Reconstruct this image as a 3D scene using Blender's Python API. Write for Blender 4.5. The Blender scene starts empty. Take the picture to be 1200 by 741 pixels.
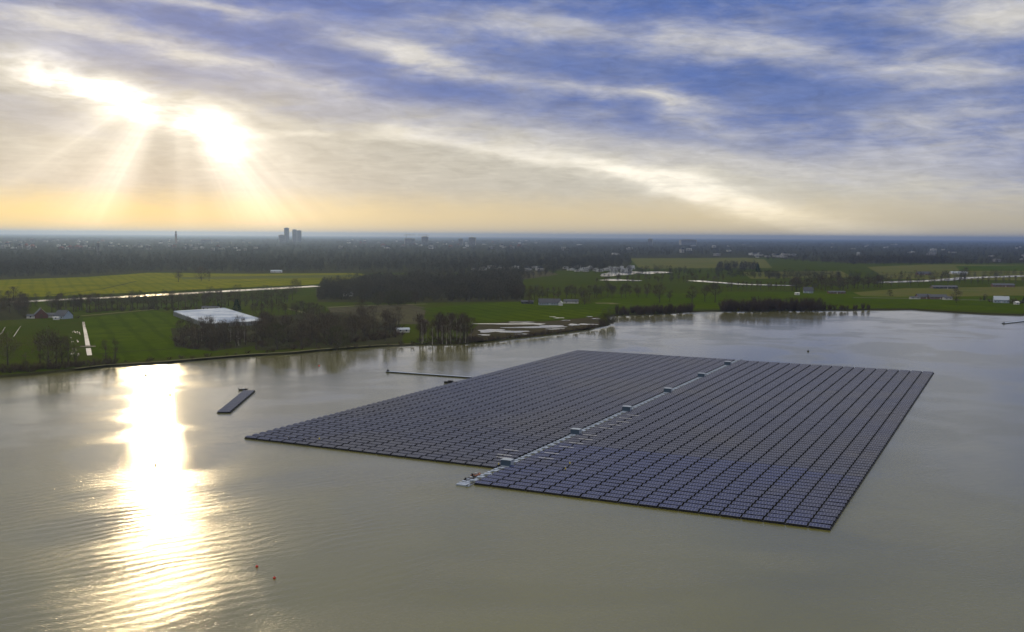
import bpy, bmesh, math, random
import numpy as np
from mathutils import Vector, Matrix
from mathutils.geometry import tessellate_polygon

random.seed(7)
RNG = np.random.default_rng(7)
scn = bpy.context.scene
COL = scn.collection

# ------------------------------------------------------------------ camera
CAM_H = 80.0
FPX, CX, CY = 1179.0, 600.0, 370.5           # focal length in photograph pixels
ROLL = math.atan2(8, 1200)
PITCH = math.atan((370.5 - 276.5) / FPX)
cam_d = bpy.data.cameras.new("camera")
cam_d.sensor_width = 36
cam_d.lens = 36 * FPX / 1200
cam_d.clip_start = 1
cam_d.clip_end = 200000
cam = bpy.data.objects.new("camera", cam_d)
COL.objects.link(cam)
cam.matrix_world = (Matrix.Translation((0, 0, CAM_H)) @ Matrix.Rotation(math.pi / 2 - PITCH, 4, 'X')
                    @ Matrix.Rotation(ROLL, 4, 'Z'))
scn.camera = cam


def ray(x, y):
    u, v = x - CX, CY - y
    c, s = math.cos(ROLL), math.sin(ROLL)
    u, v = c * u - s * v, s * u + c * v
    return (u, FPX * math.cos(PITCH) + v * math.sin(PITCH), -FPX * math.sin(PITCH) + v * math.cos(PITCH))


def G(x, y, z=0.0):
    """the point at height z that the photograph shows at pixel (x, y)"""
    d = ray(x, y)
    t = (z - CAM_H) / d[2]
    return Vector((d[0] * t, d[1] * t, z))


def AZEL(x, y):
    d = ray(x, y)
    return math.degrees(math.atan2(d[0], d[1])), math.degrees(math.atan2(d[2], math.hypot(d[0], d[1])))


# ------------------------------------------------------------------ world and sun
SUN_AZ, SUN_EL = AZEL(172, 141)
world = bpy.data.worlds.new("World")
scn.world = world
world.use_nodes = True


class N:
    """tiny expression builder over shader math nodes"""
    def __init__(self, nt, s):
        self.nt, self.s = nt, s

    def _op(self, op, *args, clamp=False):
        n = self.nt.nodes.new('ShaderNodeMath')
        n.operation = op
        n.use_clamp = clamp
        for i, a in enumerate((self,) + args):
            if isinstance(a, N):
                self.nt.links.new(a.s, n.inputs[i])
            else:
                n.inputs[i].default_value = float(a)
        return N(self.nt, n.outputs[0])

    def __add__(self, o): return self._op('ADD', o)
    __radd__ = __add__
    def __sub__(self, o): return self._op('SUBTRACT', o)
    def __rsub__(self, o): return (self * -1.0) + o
    def __mul__(self, o): return self._op('MULTIPLY', o)
    __rmul__ = __mul__
    def __truediv__(self, o): return self._op('DIVIDE', o)
    def pw(self, o): return self._op('POWER', o)
    def mx(self, o): return self._op('MAXIMUM', o)
    def mn(self, o): return self._op('MINIMUM', o)
    def clamp(self): return self._op('ADD', 0.0, clamp=True)
    def exp(self): return self._op('EXPONENT')
    def f(self, op, *a): return self._op(op, *a)

    def smooth(self, a, b):
        n = self.nt.nodes.new('ShaderNodeMapRange')
        n.interpolation_type = 'SMOOTHSTEP'
        self.nt.links.new(self.s, n.inputs[0])
        n.inputs[1].default_value, n.inputs[2].default_value = a, b
        return N(self.nt, n.outputs[0])


def noise(nt, vec, scale, detail=4, rough=0.5, dist=0.0, out=0, dim='3D'):
    n = nt.nodes.new('ShaderNodeTexNoise')
    n.noise_dimensions = dim
    if dim == '1D':
        nt.links.new(vec, n.inputs['W'])
    else:
        nt.links.new(vec, n.inputs['Vector'])
    n.inputs['Scale'].default_value = scale
    n.inputs['Detail'].default_value = detail
    n.inputs['Roughness'].default_value = rough
    n.inputs['Distortion'].default_value = dist
    return N(nt, n.outputs[out]) if out == 0 else n.outputs[1]


def mixc(nt, fac, a, b, mode='MIX'):
    n = nt.nodes.new('ShaderNodeMix')
    n.data_type = 'RGBA'
    n.blend_type = mode
    n.clamp_factor = True
    for sock, v in ((n.inputs[0], fac), (n.inputs[6], a), (n.inputs[7], b)):
        if isinstance(v, N):
            nt.links.new(v.s, sock)
        elif isinstance(v, (int, float)):
            sock.default_value = v
        elif isinstance(v, (tuple, list)):
            sock.default_value = (*v[:3], 1)
        else:
            nt.links.new(v, sock)
    return n.outputs[2]


def combine(nt, x, y, z=0.0):
    n = nt.nodes.new('ShaderNodeCombineXYZ')
    for i, v in enumerate((x, y, z)):
        if isinstance(v, N):
            nt.links.new(v.s, n.inputs[i])
        else:
            n.inputs[i].default_value = v
    return n.outputs[0]


def build_sky():
    nt = world.node_tree
    nt.nodes.clear()
    tc = nt.nodes.new('ShaderNodeTexCoord')
    sep = nt.nodes.new('ShaderNodeSeparateXYZ')
    nt.links.new(tc.outputs['Generated'], sep.inputs[0])
    X, Y, Z = (N(nt, sep.outputs[i]) for i in range(3))
    az0 = X.f('ARCTAN2', Y) * 57.29578
    el0 = Z.f('ARCSINE') * 57.29578
    # cloud-plane coordinates: clouds drawn out towards the horizon
    zz = Z.mx(0.0) + 0.045
    plane = combine(nt, X / zz, Y / zz)
    flat = combine(nt, az0 * 0.35, el0 * 1.0)
    # wobble of every outline
    wob = noise(nt, flat, 0.55, 5, 0.55)
    wob2 = noise(nt, flat, 0.33, 5, 0.6, out=1)
    sw = nt.nodes.new('ShaderNodeSeparateColor')
    nt.links.new(wob2, sw.inputs[0])
    az = az0 + (N(nt, sw.outputs[0]) - 0.5) * 5.0
    el = el0 + (N(nt, sw.outputs[1]) - 0.5) * 2.4
    flat2 = combine(nt, az0 * 0.16, el0 * 0.62 + az0 * 0.03)
    fine = (noise(nt, plane, 1.9, 7, 0.62, 0.6) * 0.4 + noise(nt, flat2, 1.6, 7, 0.6, 0.7) * 0.6 - 0.5) * 1.35 + 0.5
    broad = (noise(nt, plane, 0.62, 5, 0.55, 0.4) * 0.5 + noise(nt, flat2, 0.62, 5, 0.55, 0.5) * 0.5 - 0.5) * 1.35 + 0.5
    soft = noise(nt, flat, 1.3, 6, 0.6)

    def ell(px, py, hw, hh, ang=0, wobble=True, p=1.0):
        """soft elliptical patch given where the photograph shows it"""
        a0, e0 = AZEL(px, py)
        k = 57.29578 / FPX
        c, s = math.cos(math.radians(-ang)), math.sin(math.radians(-ang))
        A, E_ = (az, el) if wobble else (az0, el0)
        du, dv = A - a0, E_ - e0
        u = (du * c + dv * s) * (1 / (hw * k))
        v = (dv * c - du * s) * (1 / (hh * k))
        r = u * u + v * v
        if p != 1.0:
            r = r.pw(p)
        return (r * -1.0).exp()

    # --- colours from the horizon up
    horiz = mixc(nt, az0.smooth(-30, 6), (0.86, 0.66, 0.26), (0.74, 0.62, 0.39))
    horiz = mixc(nt, az0.smooth(10, 30), horiz, (0.54, 0.49, 0.38))
    low = mixc(nt, az0.smooth(-28, 24), (0.46, 0.445, 0.40), (0.64, 0.61, 0.53))
    up_edge = el0 + (soft - 0.5) * 0.9
    c1 = mixc(nt, up_edge.smooth(0.9, 2.9), horiz, low)
    blue = mixc(nt, (broad + (soft - 0.5) * 0.5).smooth(0.35, 0.66), (0.085, 0.155, 0.43), (0.20, 0.25, 0.46))
    bord = el + az0 * 0.125 + (fine - 0.5) * 2.0
    c2 = mixc(nt, bord.smooth(4.6, 7.6), c1, blue)
    # grey veil over part of the blue
    veil = (broad + (fine - 0.5) * 0.55).smooth(0.42, 0.72) * el0.smooth(3.5, 7.0)
    c2 = mixc(nt, veil * 0.62, c2, (0.37, 0.39, 0.48))
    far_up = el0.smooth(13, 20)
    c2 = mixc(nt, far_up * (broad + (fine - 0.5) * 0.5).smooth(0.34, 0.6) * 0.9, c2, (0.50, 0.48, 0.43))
    # unseen sky overhead, brightened to lift the light on the land
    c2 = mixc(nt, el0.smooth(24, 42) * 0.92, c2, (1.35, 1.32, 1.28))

    # --- pale wisps
    wl = [(510, 68, 80, 11, 13, .85), (440, 50, 60, 14, 12, .5), (620, 36, 130, 13, 4, .50), (836, 42, 80, 17, -3, .85),
          (930, 62, 80, 12, 14, .5), (745, 108, 100, 9, 8, .7), (1100, 86, 85, 20, 6, .8), (1160, 14, 70, 24, 0, 1.0),
          (805, 132, 60, 20, 22, .55), (20, 22, 70, 22, 3, .8), (230, 2, 110, 7, 3, .8), (200, 52, 120, 14, 8, .45), (330, 88, 110, 12, 12, .4),
          (900, 196, 150, 15, 4, .45), (1120, 178, 170, 34, 0, .55), (200, 48, 160, 10, 6, .35), (690, 165, 150, 20, 6, .5),
          (1090, 140, 90, 9, 2, .35), (400, 110, 90, 14, 8, .35)]
    wt = None
    for (px, py, hw, hh, ang, a) in wl:
        t = ell(px, py, hw, hh, ang) * a
        wt = t if wt is None else wt + t
    wt = wt * (0.35 + (fine - 0.3) * 2.0).clamp()
    bl = None
    for (px, py, hw, hh, ang, a) in [(150, 20, 90, 9, 6, .8), (300, 42, 120, 13, 12, .9), (420, 88, 90, 16, 10, .8), (520, 112, 110, 18, 5, .8),
                                     (640, 72, 150, 12, 4, .7), (950, 112, 170, 20, 3, .7), (1010, 30, 90, 9, 4, .6), (790, 160, 120, 10, 8, .5),
                                     (880, 85, 120, 12, 4, .6)]:
        t = ell(px, py, hw, hh, ang) * a
        bl = t if bl is None else bl + t
    c2 = mixc(nt, (bl * (0.65 + broad * 0.9)).clamp() * 0.85, c2, (0.085, 0.155, 0.42))
    c2 = mixc(nt, (wt * 1.15).clamp(), c2, (0.66, 0.64, 0.62))

    tex = noise(nt, flat2, 3.2, 8, 0.66, 0.8) * 0.6 + noise(nt, plane, 3.0, 7, 0.64, 0.5) * 0.4
    tone = nt.nodes.new('ShaderNodeVectorMath')
    tone.operation = 'SCALE'
    nt.links.new(c2, tone.inputs[0])
    amt = el0.smooth(0.6, 4.0)
    nt.links.new(((tex - 0.5) * amt * 1.1 + 1.0).s, tone.inputs['Scale'])
    c2 = tone.outputs[0]
    # --- silver lining: bright edge of the low cloud deck
    sl = [(350, 158, 75, 5, 0, .5), (475, 156, 60, 9, 6, .7), (590, 175, 75, 9, 8, .65), (720, 200, 90, 12, 12, .8),
          (800, 218, 90, 12, 17, .95), (880, 243, 95, 13, 16, .6), (990, 266, 120, 16, 8, .40)]
    st = None
    for (px, py, hw, hh, ang, a) in sl:
        t = ell(px, py, hw, hh, ang) * a
        st = t if st is None else st + t
    st = st * ((fine - 0.25) * 1.1 + soft * 0.9).clamp()

    # --- sun behind the cloud: hot gaps, wide glow, rays fanning down
    g_wide = ell(185, 140, 330, 150, 0, wobble=False, p=0.7)
    hot = (ell(100, 98, 54, 16, 10, p=.75) * 1.3 + ell(160, 121, 40, 13, 28, p=.75) * 1.2 + ell(246, 148, 30, 17, 24, p=.75) * 1.6
           + ell(272, 178, 15, 24, 60, p=.8) * 0.7 + ell(25, 86, 80, 12, 4) * 0.35)
    hot = hot * ((fine - 0.20) * 1.9).mx(0.0)
    hot = hot * (0.8 + hot * 1.2)
    a0, e0 = AZEL(203, 88)
    dx, dy = az0 - a0, (el0 - e0) * -1.0
    th = dx.f('ARCTAN2', dy)
    rr = (dx * dx + dy * dy).f('SQRT')
    rn = noise(nt, (th * 1.0).s, 5.0, 3, 0.6, dim='1D')
    rays = None
    for t0, w0, a_ in ((0.60, .23, 1.1), (-0.52, .17, .85), (-0.95, .20, .5), (0.95, .14, .35), (0.08, .12, .18), (1.18, .07, .2)):
        d = (th - t0) * (1 / w0)
        k = (d * d * -1.0).exp() * a_
        rays = k if rays is None else rays + k
    rays = rays * (0.3 + rn * 1.4) * rr.smooth(1.2, 4.2) * (rr * rr * -0.012).exp() * el0.smooth(-0.6, 1.2)

    sun_col = (1.0, 0.92, 0.76)
    add = g_wide * 0.07 + hot + rays * 0.80 + st * 0.50
    mulc = nt.nodes.new('ShaderNodeMix')
    mulc.data_type = 'RGBA'
    mulc.blend_type = 'ADD'
    mulc.inputs[0].default_value = 1.0
    nt.links.new(c2, mulc.inputs[6])
    sc = nt.nodes.new('ShaderNodeVectorMath')
    sc.operation = 'SCALE'
    sc.inputs[0].default_value = sun_col
    nt.links.new(add.s, sc.inputs['Scale'])
    nt.links.new(sc.outputs[0], mulc.inputs[7])

    bg_cloud = nt.nodes.new('ShaderNodeBackground')
    nt.links.new(mulc.outputs[2], bg_cloud.inputs[0])
    bg_cloud.inputs[1].default_value = 1.0
    sky = nt.nodes.new('ShaderNodeTexSky')
    sky.sky_type = 'NISHITA'
    sky.sun_disc = False
    sky.sun_elevation = math.radians(SUN_EL)
    sky.sun_rotation = math.radians(SUN_AZ)
    bg_sky = nt.nodes.new('ShaderNodeBackground')
    nt.links.new(sky.outputs[0], bg_sky.inputs[0])
    bg_sky.inputs[1].default_value = 0.06
    mx = nt.nodes.new('ShaderNodeMixShader')
    # clear air shows only faintly through the cloud cover, more overhead
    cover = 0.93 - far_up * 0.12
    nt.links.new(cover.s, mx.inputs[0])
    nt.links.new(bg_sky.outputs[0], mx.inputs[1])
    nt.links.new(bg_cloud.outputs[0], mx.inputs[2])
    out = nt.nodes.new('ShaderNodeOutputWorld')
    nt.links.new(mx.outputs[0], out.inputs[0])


build_sky()
world.cycles.sampling_method = 'MANUAL'
world.cycles.sample_map_resolution = 1024

sun_d = bpy.data.lights.new("sun", 'SUN')
sun_d.energy = 0.5
sun_d.angle = math.radians(1.5)
sun_d.color = (1.0, 0.76, 0.42)
sun = bpy.data.objects.new("sun", sun_d)
COL.objects.link(sun)
_a, _e = math.radians(SUN_AZ), math.radians(SUN_EL)
SUN_V = Vector((math.sin(_a) * math.cos(_e), math.cos(_a) * math.cos(_e), math.sin(_e)))
sun.rotation_euler = SUN_V.to_track_quat('Z', 'Y').to_euler()
sun.location = (0, 0, 300)

scn.view_settings.view_transform = 'Standard'
scn.view_settings.look = 'None'
scn.view_settings.exposure = 0.0
scn.view_settings.gamma = 1.0
scn.view_settings.use_curve_mapping = False
scn.render.engine = 'CYCLES'
scn.cycles.use_denoising = True
scn.cycles.max_bounces = 6
scn.cycles.diffuse_bounces = 2
scn.cycles.glossy_bounces = 3
scn.cycles.transmission_bounces = 2
scn.cycles.volume_bounces = 0
scn.cycles.caustics_reflective = False
scn.cycles.caustics_refractive = False


# ------------------------------------------------------------------ helpers
def tag(o, label=None, cat=None, group=None, kind=None):
    if label: o['label'] = label
    if cat: o['category'] = cat
    if group: o['group'] = group
    if kind: o['kind'] = kind
    return o


def empty(name, loc=(0, 0, 0), rz=0.0):
    o = bpy.data.objects.new(name, None)
    o.empty_display_size = 1
    o.location = loc
    o.rotation_euler = (0, 0, rz)
    COL.objects.link(o)
    return o


def link_mesh(name, me, mats=None, parent=None):
    if mats is not None and not len(me.materials):
        for m in (mats if isinstance(mats, (list, tuple)) else [mats]):
            me.materials.append(m)
    o = bpy.data.objects.new(name, me)
    COL.objects.link(o)
    if parent is not None:
        o.parent = parent
    return o


class MB:
    """collects boxes, tubes and faces; build() links them as one mesh object"""
    def __init__(self):
        self.v, self.f, self.m = [], [], []

    def face(self, pts, mi=0):
        n = len(self.v)
        self.v += [tuple(p) for p in pts]
        self.f.append(tuple(range(n, n + len(pts))))
        self.m.append(mi)

    def box(self, x0, x1, y0, y1, z0, z1, mi=0):
        n = len(self.v)
        self.v += [(x, y, z) for z in (z0, z1) for x, y in ((x0, y0), (x1, y0), (x1, y1), (x0, y1))]
        for q in ((3, 2, 1, 0), (4, 5, 6, 7), (0, 1, 5, 4), (1, 2, 6, 5), (2, 3, 7, 6), (3, 0, 4, 7)):
            self.f.append(tuple(n + i for i in q))
            self.m.append(mi)

    def prism(self, pts, y0, y1, mi=0):
        """closed outline pts (x, z) drawn out along y"""
        k = len(pts)
        n = len(self.v)
        self.v += [(x, y0, z) for x, z in pts] + [(x, y1, z) for x, z in pts]
        self.f.append(tuple(n + i for i in range(k))); self.m.append(mi)
        self.f.append(tuple(n + k + i for i in reversed(range(k)))); self.m.append(mi)
        for i in range(k):
            j = (i + 1) % k
            self.f.append((n + j, n + i, n + k + i, n + k + j)); self.m.append(mi)

    def tube(self, pts, radii, seg=5, mi=0, cap=True):
        n0 = len(self.v)
        pts = [Vector(p) for p in pts]
        for i, p in enumerate(pts):
            d = (pts[min(i + 1, len(pts) - 1)] - pts[max(i - 1, 0)])
            d = d.normalized() if d.length > 1e-6 else Vector((0, 0, 1))
            a = d.orthogonal().normalized()
            b = d.cross(a)
            for k in range(seg):
                t = 2 * math.pi * k / seg
                self.v.append(tuple(p + (a * math.cos(t) + b * math.sin(t)) * radii[i]))
        for i in range(len(pts) - 1):
            for k in range(seg):
                k2 = (k + 1) % seg
                self.f.append((n0 + i * seg + k, n0 + i * seg + k2, n0 + (i + 1) * seg + k2, n0 + (i + 1) * seg + k))
                self.m.append(mi)
        if cap:
            self.f.append(tuple(n0 + (len(pts) - 1) * seg + k for k in range(seg))); self.m.append(mi)
            self.f.append(tuple(n0 + k for k in reversed(range(seg)))); self.m.append(mi)

    def mesh(self, name, mats):
        me = bpy.data.meshes.new(name)
        me.from_pydata(self.v, [], self.f)
        mats = mats if isinstance(mats, (list, tuple)) else [mats]
        for m in mats:
            me.materials.append(m)
        if len(mats) > 1:
            me.polygons.foreach_set('material_index', self.m)
        me.update()
        return me

    def build(self, name, mats, parent=None):
        return link_mesh(name, self.mesh(name, mats), None, parent)


def quads_mesh(name, verts, mats, mat_idx=None):
    """verts (n, 4, 3) -> a mesh of n quads"""
    n = len(verts)
    me = bpy.data.meshes.new(name)
    me.vertices.add(n * 4)
    me.vertices.foreach_set('co', np.asarray(verts, np.float32).reshape(-1))
    me.loops.add(n * 4)
    me.loops.foreach_set('vertex_index', np.arange(n * 4, dtype=np.int32))
    me.polygons.add(n)
    me.polygons.foreach_set('loop_start', np.arange(0, n * 4, 4, dtype=np.int32))
    me.polygons.foreach_set('loop_total', np.full(n, 4, np.int32))
    for m in (mats if isinstance(mats, (list, tuple)) else [mats]):
        me.materials.append(m)
    if mat_idx is not None:
        me.polygons.foreach_set('material_index', np.asarray(mat_idx, np.int32))
    me.update()
    me.validate()
    return me


def copy_tree(o, parent=None):
    c = o.copy()
    COL.objects.link(c)
    if parent is not None:
        c.parent = parent
    for ch in list(o.children):
        copy_tree(ch, c)
    return c


# ------------------------------------------------------------------ materials
def new_mat(name):
    m = bpy.data.materials.new(name)
    m.use_nodes = True
    nt = m.node_tree
    return m, nt, nt.nodes['Principled BSDF']


def plain(name, col, rough=0.7, metal=0.0, var=0.15, scale=0.8, spec=0.3):
    m, nt, b = new_mat(name)
    tc = nt.nodes.new('ShaderNodeTexCoord')
    f = noise(nt, tc.outputs['Object'], scale, 4, 0.6)
    c = mixc(nt, f, tuple(x * (1 - var) for x in col), tuple(min(1, x * (1 + var)) for x in col))
    nt.links.new(c, b.inputs['Base Color'])
    b.inputs['Roughness'].default_value = rough
    b.inputs['Metallic'].default_value = metal
    b.inputs['Specular IOR Level'].default_value = spec
    return m


def grass_mat(name, c0, c1, c2, s1=0.012, s2=0.09, stripes=0.0):
    m, nt, b = new_mat(name)
    g = nt.nodes.new('ShaderNodeNewGeometry')
    pos = g.outputs['Position']
    f1 = noise(nt, pos, s1, 5, 0.6, 0.5).smooth(0.32, 0.68)
    f2 = noise(nt, pos, s2, 5, 0.65).smooth(0.3, 0.72)
    f3 = noise(nt, pos, 0.9, 3, 0.6)
    c = mixc(nt, f1, c0, c1)
    c = mixc(nt, f2 * 0.65, c, c2)
    if stripes:
        sep = nt.nodes.new('ShaderNodeSeparateXYZ')
        nt.links.new(pos, sep.inputs[0])
        s = ((N(nt, sep.outputs[0]) * 0.9 + N(nt, sep.outputs[1]) * 0.43) * 0.35
             + noise(nt, pos, 0.03, 2) * 3.0).f('SINE').smooth(0.3, 0.95)
        c = mixc(nt, s * stripes, c, tuple(x * 0.72 for x in c2))
    c = mixc(nt, 0.30, c, mixc(nt, f3, (0.0, 0.0, 0.0), (0.5, 0.5, 0.5)), 'OVERLAY')
    nt.links.new(c, b.inputs['Base Color'])
    b.inputs['Roughness'].default_value = 0.95
    b.inputs['Specular IOR Level'].default_value = 0.0
    bump = nt.nodes.new('ShaderNodeBump')
    bump.inputs['Strength'].default_value = 0.6
    bump.inputs['Distance'].default_value = 0.5
    nt.links.new(noise(nt, pos, 0.5, 5, 0.7).s, bump.inputs['Height'])
    nt.links.new(bump.outputs[0], b.inputs['Normal'])
    return m


def twig_mat(name, cols, var=0.35):
    m, nt, b = new_mat(name)
    oi = nt.nodes.new('ShaderNodeObjectInfo')
    g = nt.nodes.new('ShaderNodeNewGeometry')
    r = N(nt, oi.outputs['Random'])
    f = (noise(nt, g.outputs['Position'], 0.045, 3, 0.6) * 0.6 + noise(nt, g.outputs['Position'], 0.011, 2, 0.5) * 0.4).smooth(0.38, 0.62)
    f2 = noise(nt, g.outputs['Position'], 0.6, 2, 0.6)
    t = (r * 0.5 + f * 0.5)
    c = mixc(nt, t, cols[0], cols[1])
    c = mixc(nt, (f2 - 0.35) * 1.5, c, cols[2])
    nt.links.new(c, b.inputs['Base Color'])
    b.inputs['Roughness'].default_value = 0.9
    b.inputs['Specular IOR Level'].default_value = 0.0
    return m


M = {}
M['twig'] = twig_mat('bare_twigs', [(0.072, 0.054, 0.040), (0.130, 0.102, 0.064), (0.046, 0.040, 0.030)])
M['scrub'] = twig_mat('willow_scrub', [(0.075, 0.050, 0.040), (0.095, 0.065, 0.045), (0.055, 0.045, 0.030)])
M['greentwig'] = twig_mat('budding_twigs', [(0.075, 0.078, 0.035), (0.085, 0.080, 0.045), (0.06, 0.055, 0.03)])
M['woodtwig'] = twig_mat('wood_canopy', [(0.045, 0.040, 0.032), (0.105, 0.092, 0.066), (0.040, 0.046, 0.030)])
M['needle'] = twig_mat('dark_needles', [(0.016, 0.030, 0.018), (0.028, 0.045, 0.022), (0.014, 0.022, 0.014)])
M['bark'] = plain('bark', (0.065, 0.052, 0.040), 0.95, scale=2)
M['birchbark'] = plain('birch_bark', (0.30, 0.27, 0.24), 0.9, var=0.35, scale=3)
M['land'] = grass_mat('rough_grassland', (0.040, 0.064, 0.003), (0.056, 0.074, 0.005), (0.060, 0.060, 0.010))
M['meadow'] = grass_mat('meadow_grass', (0.055, 0.086, 0.001), (0.075, 0.104, 0.0015), (0.040, 0.062, 0.002), 0.008, 0.05, 0.35)
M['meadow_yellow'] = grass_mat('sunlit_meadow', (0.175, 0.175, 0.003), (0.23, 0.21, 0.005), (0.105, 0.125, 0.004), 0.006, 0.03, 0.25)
M['meadow_olive'] = grass_mat('olive_field', (0.12, 0.125, 0.030), (0.085, 0.115, 0.020), (0.15, 0.125, 0.045), 0.006, 0.03, 0.3)
M['fallow'] = grass_mat('fallow_field', (0.085, 0.075, 0.045), (0.10, 0.095, 0.045), (0.075, 0.062, 0.042), 0.01, 0.06, 0.3)
M['woodfloor'] = grass_mat('wood_floor', (0.045, 0.042, 0.020), (0.060, 0.052, 0.028), (0.040, 0.048, 0.018), 0.02, 0.2)
M['mud'] = grass_mat('marsh_mud', (0.060, 0.048, 0.030), (0.085, 0.066, 0.040), (0.050, 0.055, 0.022), 0.03, 0.2)
M['bank'] = grass_mat('lake_bank', (0.035, 0.032, 0.018), (0.05, 0.045, 0.024), (0.03, 0.035, 0.012), 0.05, 0.4)
M['track'] = grass_mat('gravel_track', (0.16, 0.14, 0.075), (0.20, 0.175, 0.10), (0.11, 0.12, 0.05), 0.03, 0.3)
M['road'] = plain('asphalt', (0.12, 0.115, 0.11), 0.9, scale=0.1)
M['white'] = plain('white_paint', (0.58, 0.58, 0.57), 0.6)
M['palewall'] = plain('pale_render', (0.55, 0.54, 0.50), 0.85)
M['bluewall'] = plain('blue_grey_boards', (0.30, 0.36, 0.44), 0.7)
M['brick'] = plain('red_brick', (0.12, 0.055, 0.045), 0.9, var=0.25)
M['brownbrick'] = plain('brown_brick', (0.17, 0.11, 0.08), 0.9, var=0.25)
M['slate'] = plain('dark_roof_tiles', (0.045, 0.048, 0.060), 0.55, var=0.3)
M['redroof'] = plain('red_roof_tiles', (0.20, 0.075, 0.05), 0.8, var=0.25)
M['glassdark'] = plain('window_glass', (0.03, 0.035, 0.045), 0.12, spec=0.6)
M['concrete'] = plain('city_concrete', (0.30, 0.29, 0.28), 0.9, scale=0.05)
M['steel'] = plain('galvanised_steel', (0.45, 0.46, 0.48), 0.45, metal=0.4)
M['darksteel'] = plain('dark_steel', (0.06, 0.06, 0.065), 0.5)
M['float'] = plain('black_float_plastic', (0.012, 0.012, 0.014), 0.55, scale=1.0)
M['palefloat'] = plain('pale_float_plastic', (0.34, 0.39, 0.48), 0.55, scale=0.7, var=0.3)
M['frame'] = plain('panel_frame', (0.21, 0.23, 0.31), 0.4, metal=0.3)
M['container'] = plain('blue_grey_container', (0.06, 0.095, 0.14), 0.5)
M['controof'] = plain('pale_container_roof', (0.34, 0.38, 0.43), 0.5)
M['orange'] = plain('orange_rubber', (0.26, 0.10, 0.05), 0.5)
M['red'] = plain('red_buoy', (0.50, 0.04, 0.025), 0.5)
M['black'] = plain('black_rubber', (0.02, 0.02, 0.02), 0.6)
M['hivis'] = plain('yellow_workwear', (0.62, 0.50, 0.05), 0.8)
M['darkcloth'] = plain('dark_workwear', (0.04, 0.045, 0.06), 0.9)
M['skin'] = plain('skin', (0.45, 0.28, 0.20), 0.6)


def water_mat(name, body, rough=0.075, waves=1.0):
    m, nt, b = new_mat(name)
    g = nt.nodes.new('ShaderNodeNewGeometry')
    pos = g.outputs['Position']
    sep = nt.nodes.new('ShaderNodeSeparateXYZ')
    nt.links.new(pos, sep.inputs[0])
    X, Y = N(nt, sep.outputs[0]), N(nt, sep.outputs[1])
    gust = noise(nt, pos, 0.011, 3, 0.5, 0.8)
    gust2 = noise(nt, pos, 0.03, 3, 0.5, 0.5)
    # ripples longer across the wind than along it
    rot = combine(nt, X * 0.92 + Y * 0.40, (Y * 0.92 - X * 0.40) * 1.45)
    small = noise(nt, rot, 0.55, 3, 0.55, 0.4)
    mid = noise(nt, rot, 0.17, 3, 0.5, 0.6)
    chop = noise(nt, rot, 1.1, 5, 0.62, 0.3)
    warp = noise(nt, pos, 0.035, 2, 0.5)
    ph = (Y * 0.80 - X * 0.60) * 1.5 + warp * 20.0
    train = ph.f('SINE')
    calm = (gust + (gust2 - 0.5) * 0.5).smooth(0.40, 0.62)
    # long swell train runs through the near left water only
    tx, ty = (X + 92.0) * (1 / 60.0), (Y - 245.0) * (1 / 55.0)
    tl = ((tx * tx + ty * ty) * -1.0).exp() * (noise(nt, pos, 0.03, 2, 0.5)).smooth(0.3, 0.6) + (noise(nt, pos, 0.012, 2, 0.5)).smooth(0.5, 0.7) * 0.35
    h = (small * 0.20 + mid * 0.26 + chop * 0.38) * (0.75 + calm * 0.65) + train * tl * 0.16
    # the far water lies in the lee of the woods
    h = h * (1.0 - Y.smooth(190, 600) * 0.78)
    bump = nt.nodes.new('ShaderNodeBump')
    bump.inputs['Strength'].default_value = 1.0
    bump.inputs['Distance'].default_value = 0.19 * waves
    nt.links.new(h.s, bump.inputs['Height'])
    nt.links.new(bump.outputs[0], b.inputs['Normal'])
    c = mixc(nt, gust2.smooth(0.3, 0.7), body, tuple(x * 0.85 for x in body))
    nt.links.new(c, b.inputs['Base Color'])
    r = (calm * 0.12 + rough)
    nt.links.new(r.s, b.inputs['Roughness'])
    b.inputs['IOR'].default_value = 1.75
    # unresolved wavelets spread part of the reflection
    b.inputs['Coat Weight'].default_value = 0.22
    b.inputs['Coat Roughness'].default_value = 0.36
    b.inputs['Coat IOR'].default_value = 1.33
    nt.links.new(bump.outputs[0], b.inputs['Coat Normal'])
    return m


M['water'] = water_mat('lake_water', (0.128, 0.120, 0.026))
M['pond'] = water_mat('pond_water', (0.06, 0.055, 0.03), 0.05, 0.15)


def panel_mat(name, col, ior=1.34):
    m, nt, b = new_mat(name)
    g = nt.nodes.new('ShaderNodeNewGeometry')
    f = noise(nt, g.outputs['Position'], 0.05, 3, 0.6)
    f2 = noise(nt, g.outputs['Position'], 0.9, 2, 0.6)
    c = mixc(nt, f, col, tuple(x * 1.5 for x in col))
    c = mixc(nt, f2 * 0.4, c, (0.018, 0.018, 0.030))
    dust = noise(nt, g.outputs['Position'], 0.011, 4, 0.6, 0.5).smooth(0.45, 0.65)
    c = mixc(nt, dust * 0.55, c, (0.045, 0.038, 0.034))
    nt.links.new(c, b.inputs['Base Color'])
    b.inputs['Roughness'].default_value = 0.20
    b.inputs['IOR'].default_value = ior
    return m


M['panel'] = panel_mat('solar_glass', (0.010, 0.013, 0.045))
M['panel_blue'] = panel_mat('blue_solar_glass', (0.012, 0.022, 0.095), 1.27)


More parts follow.
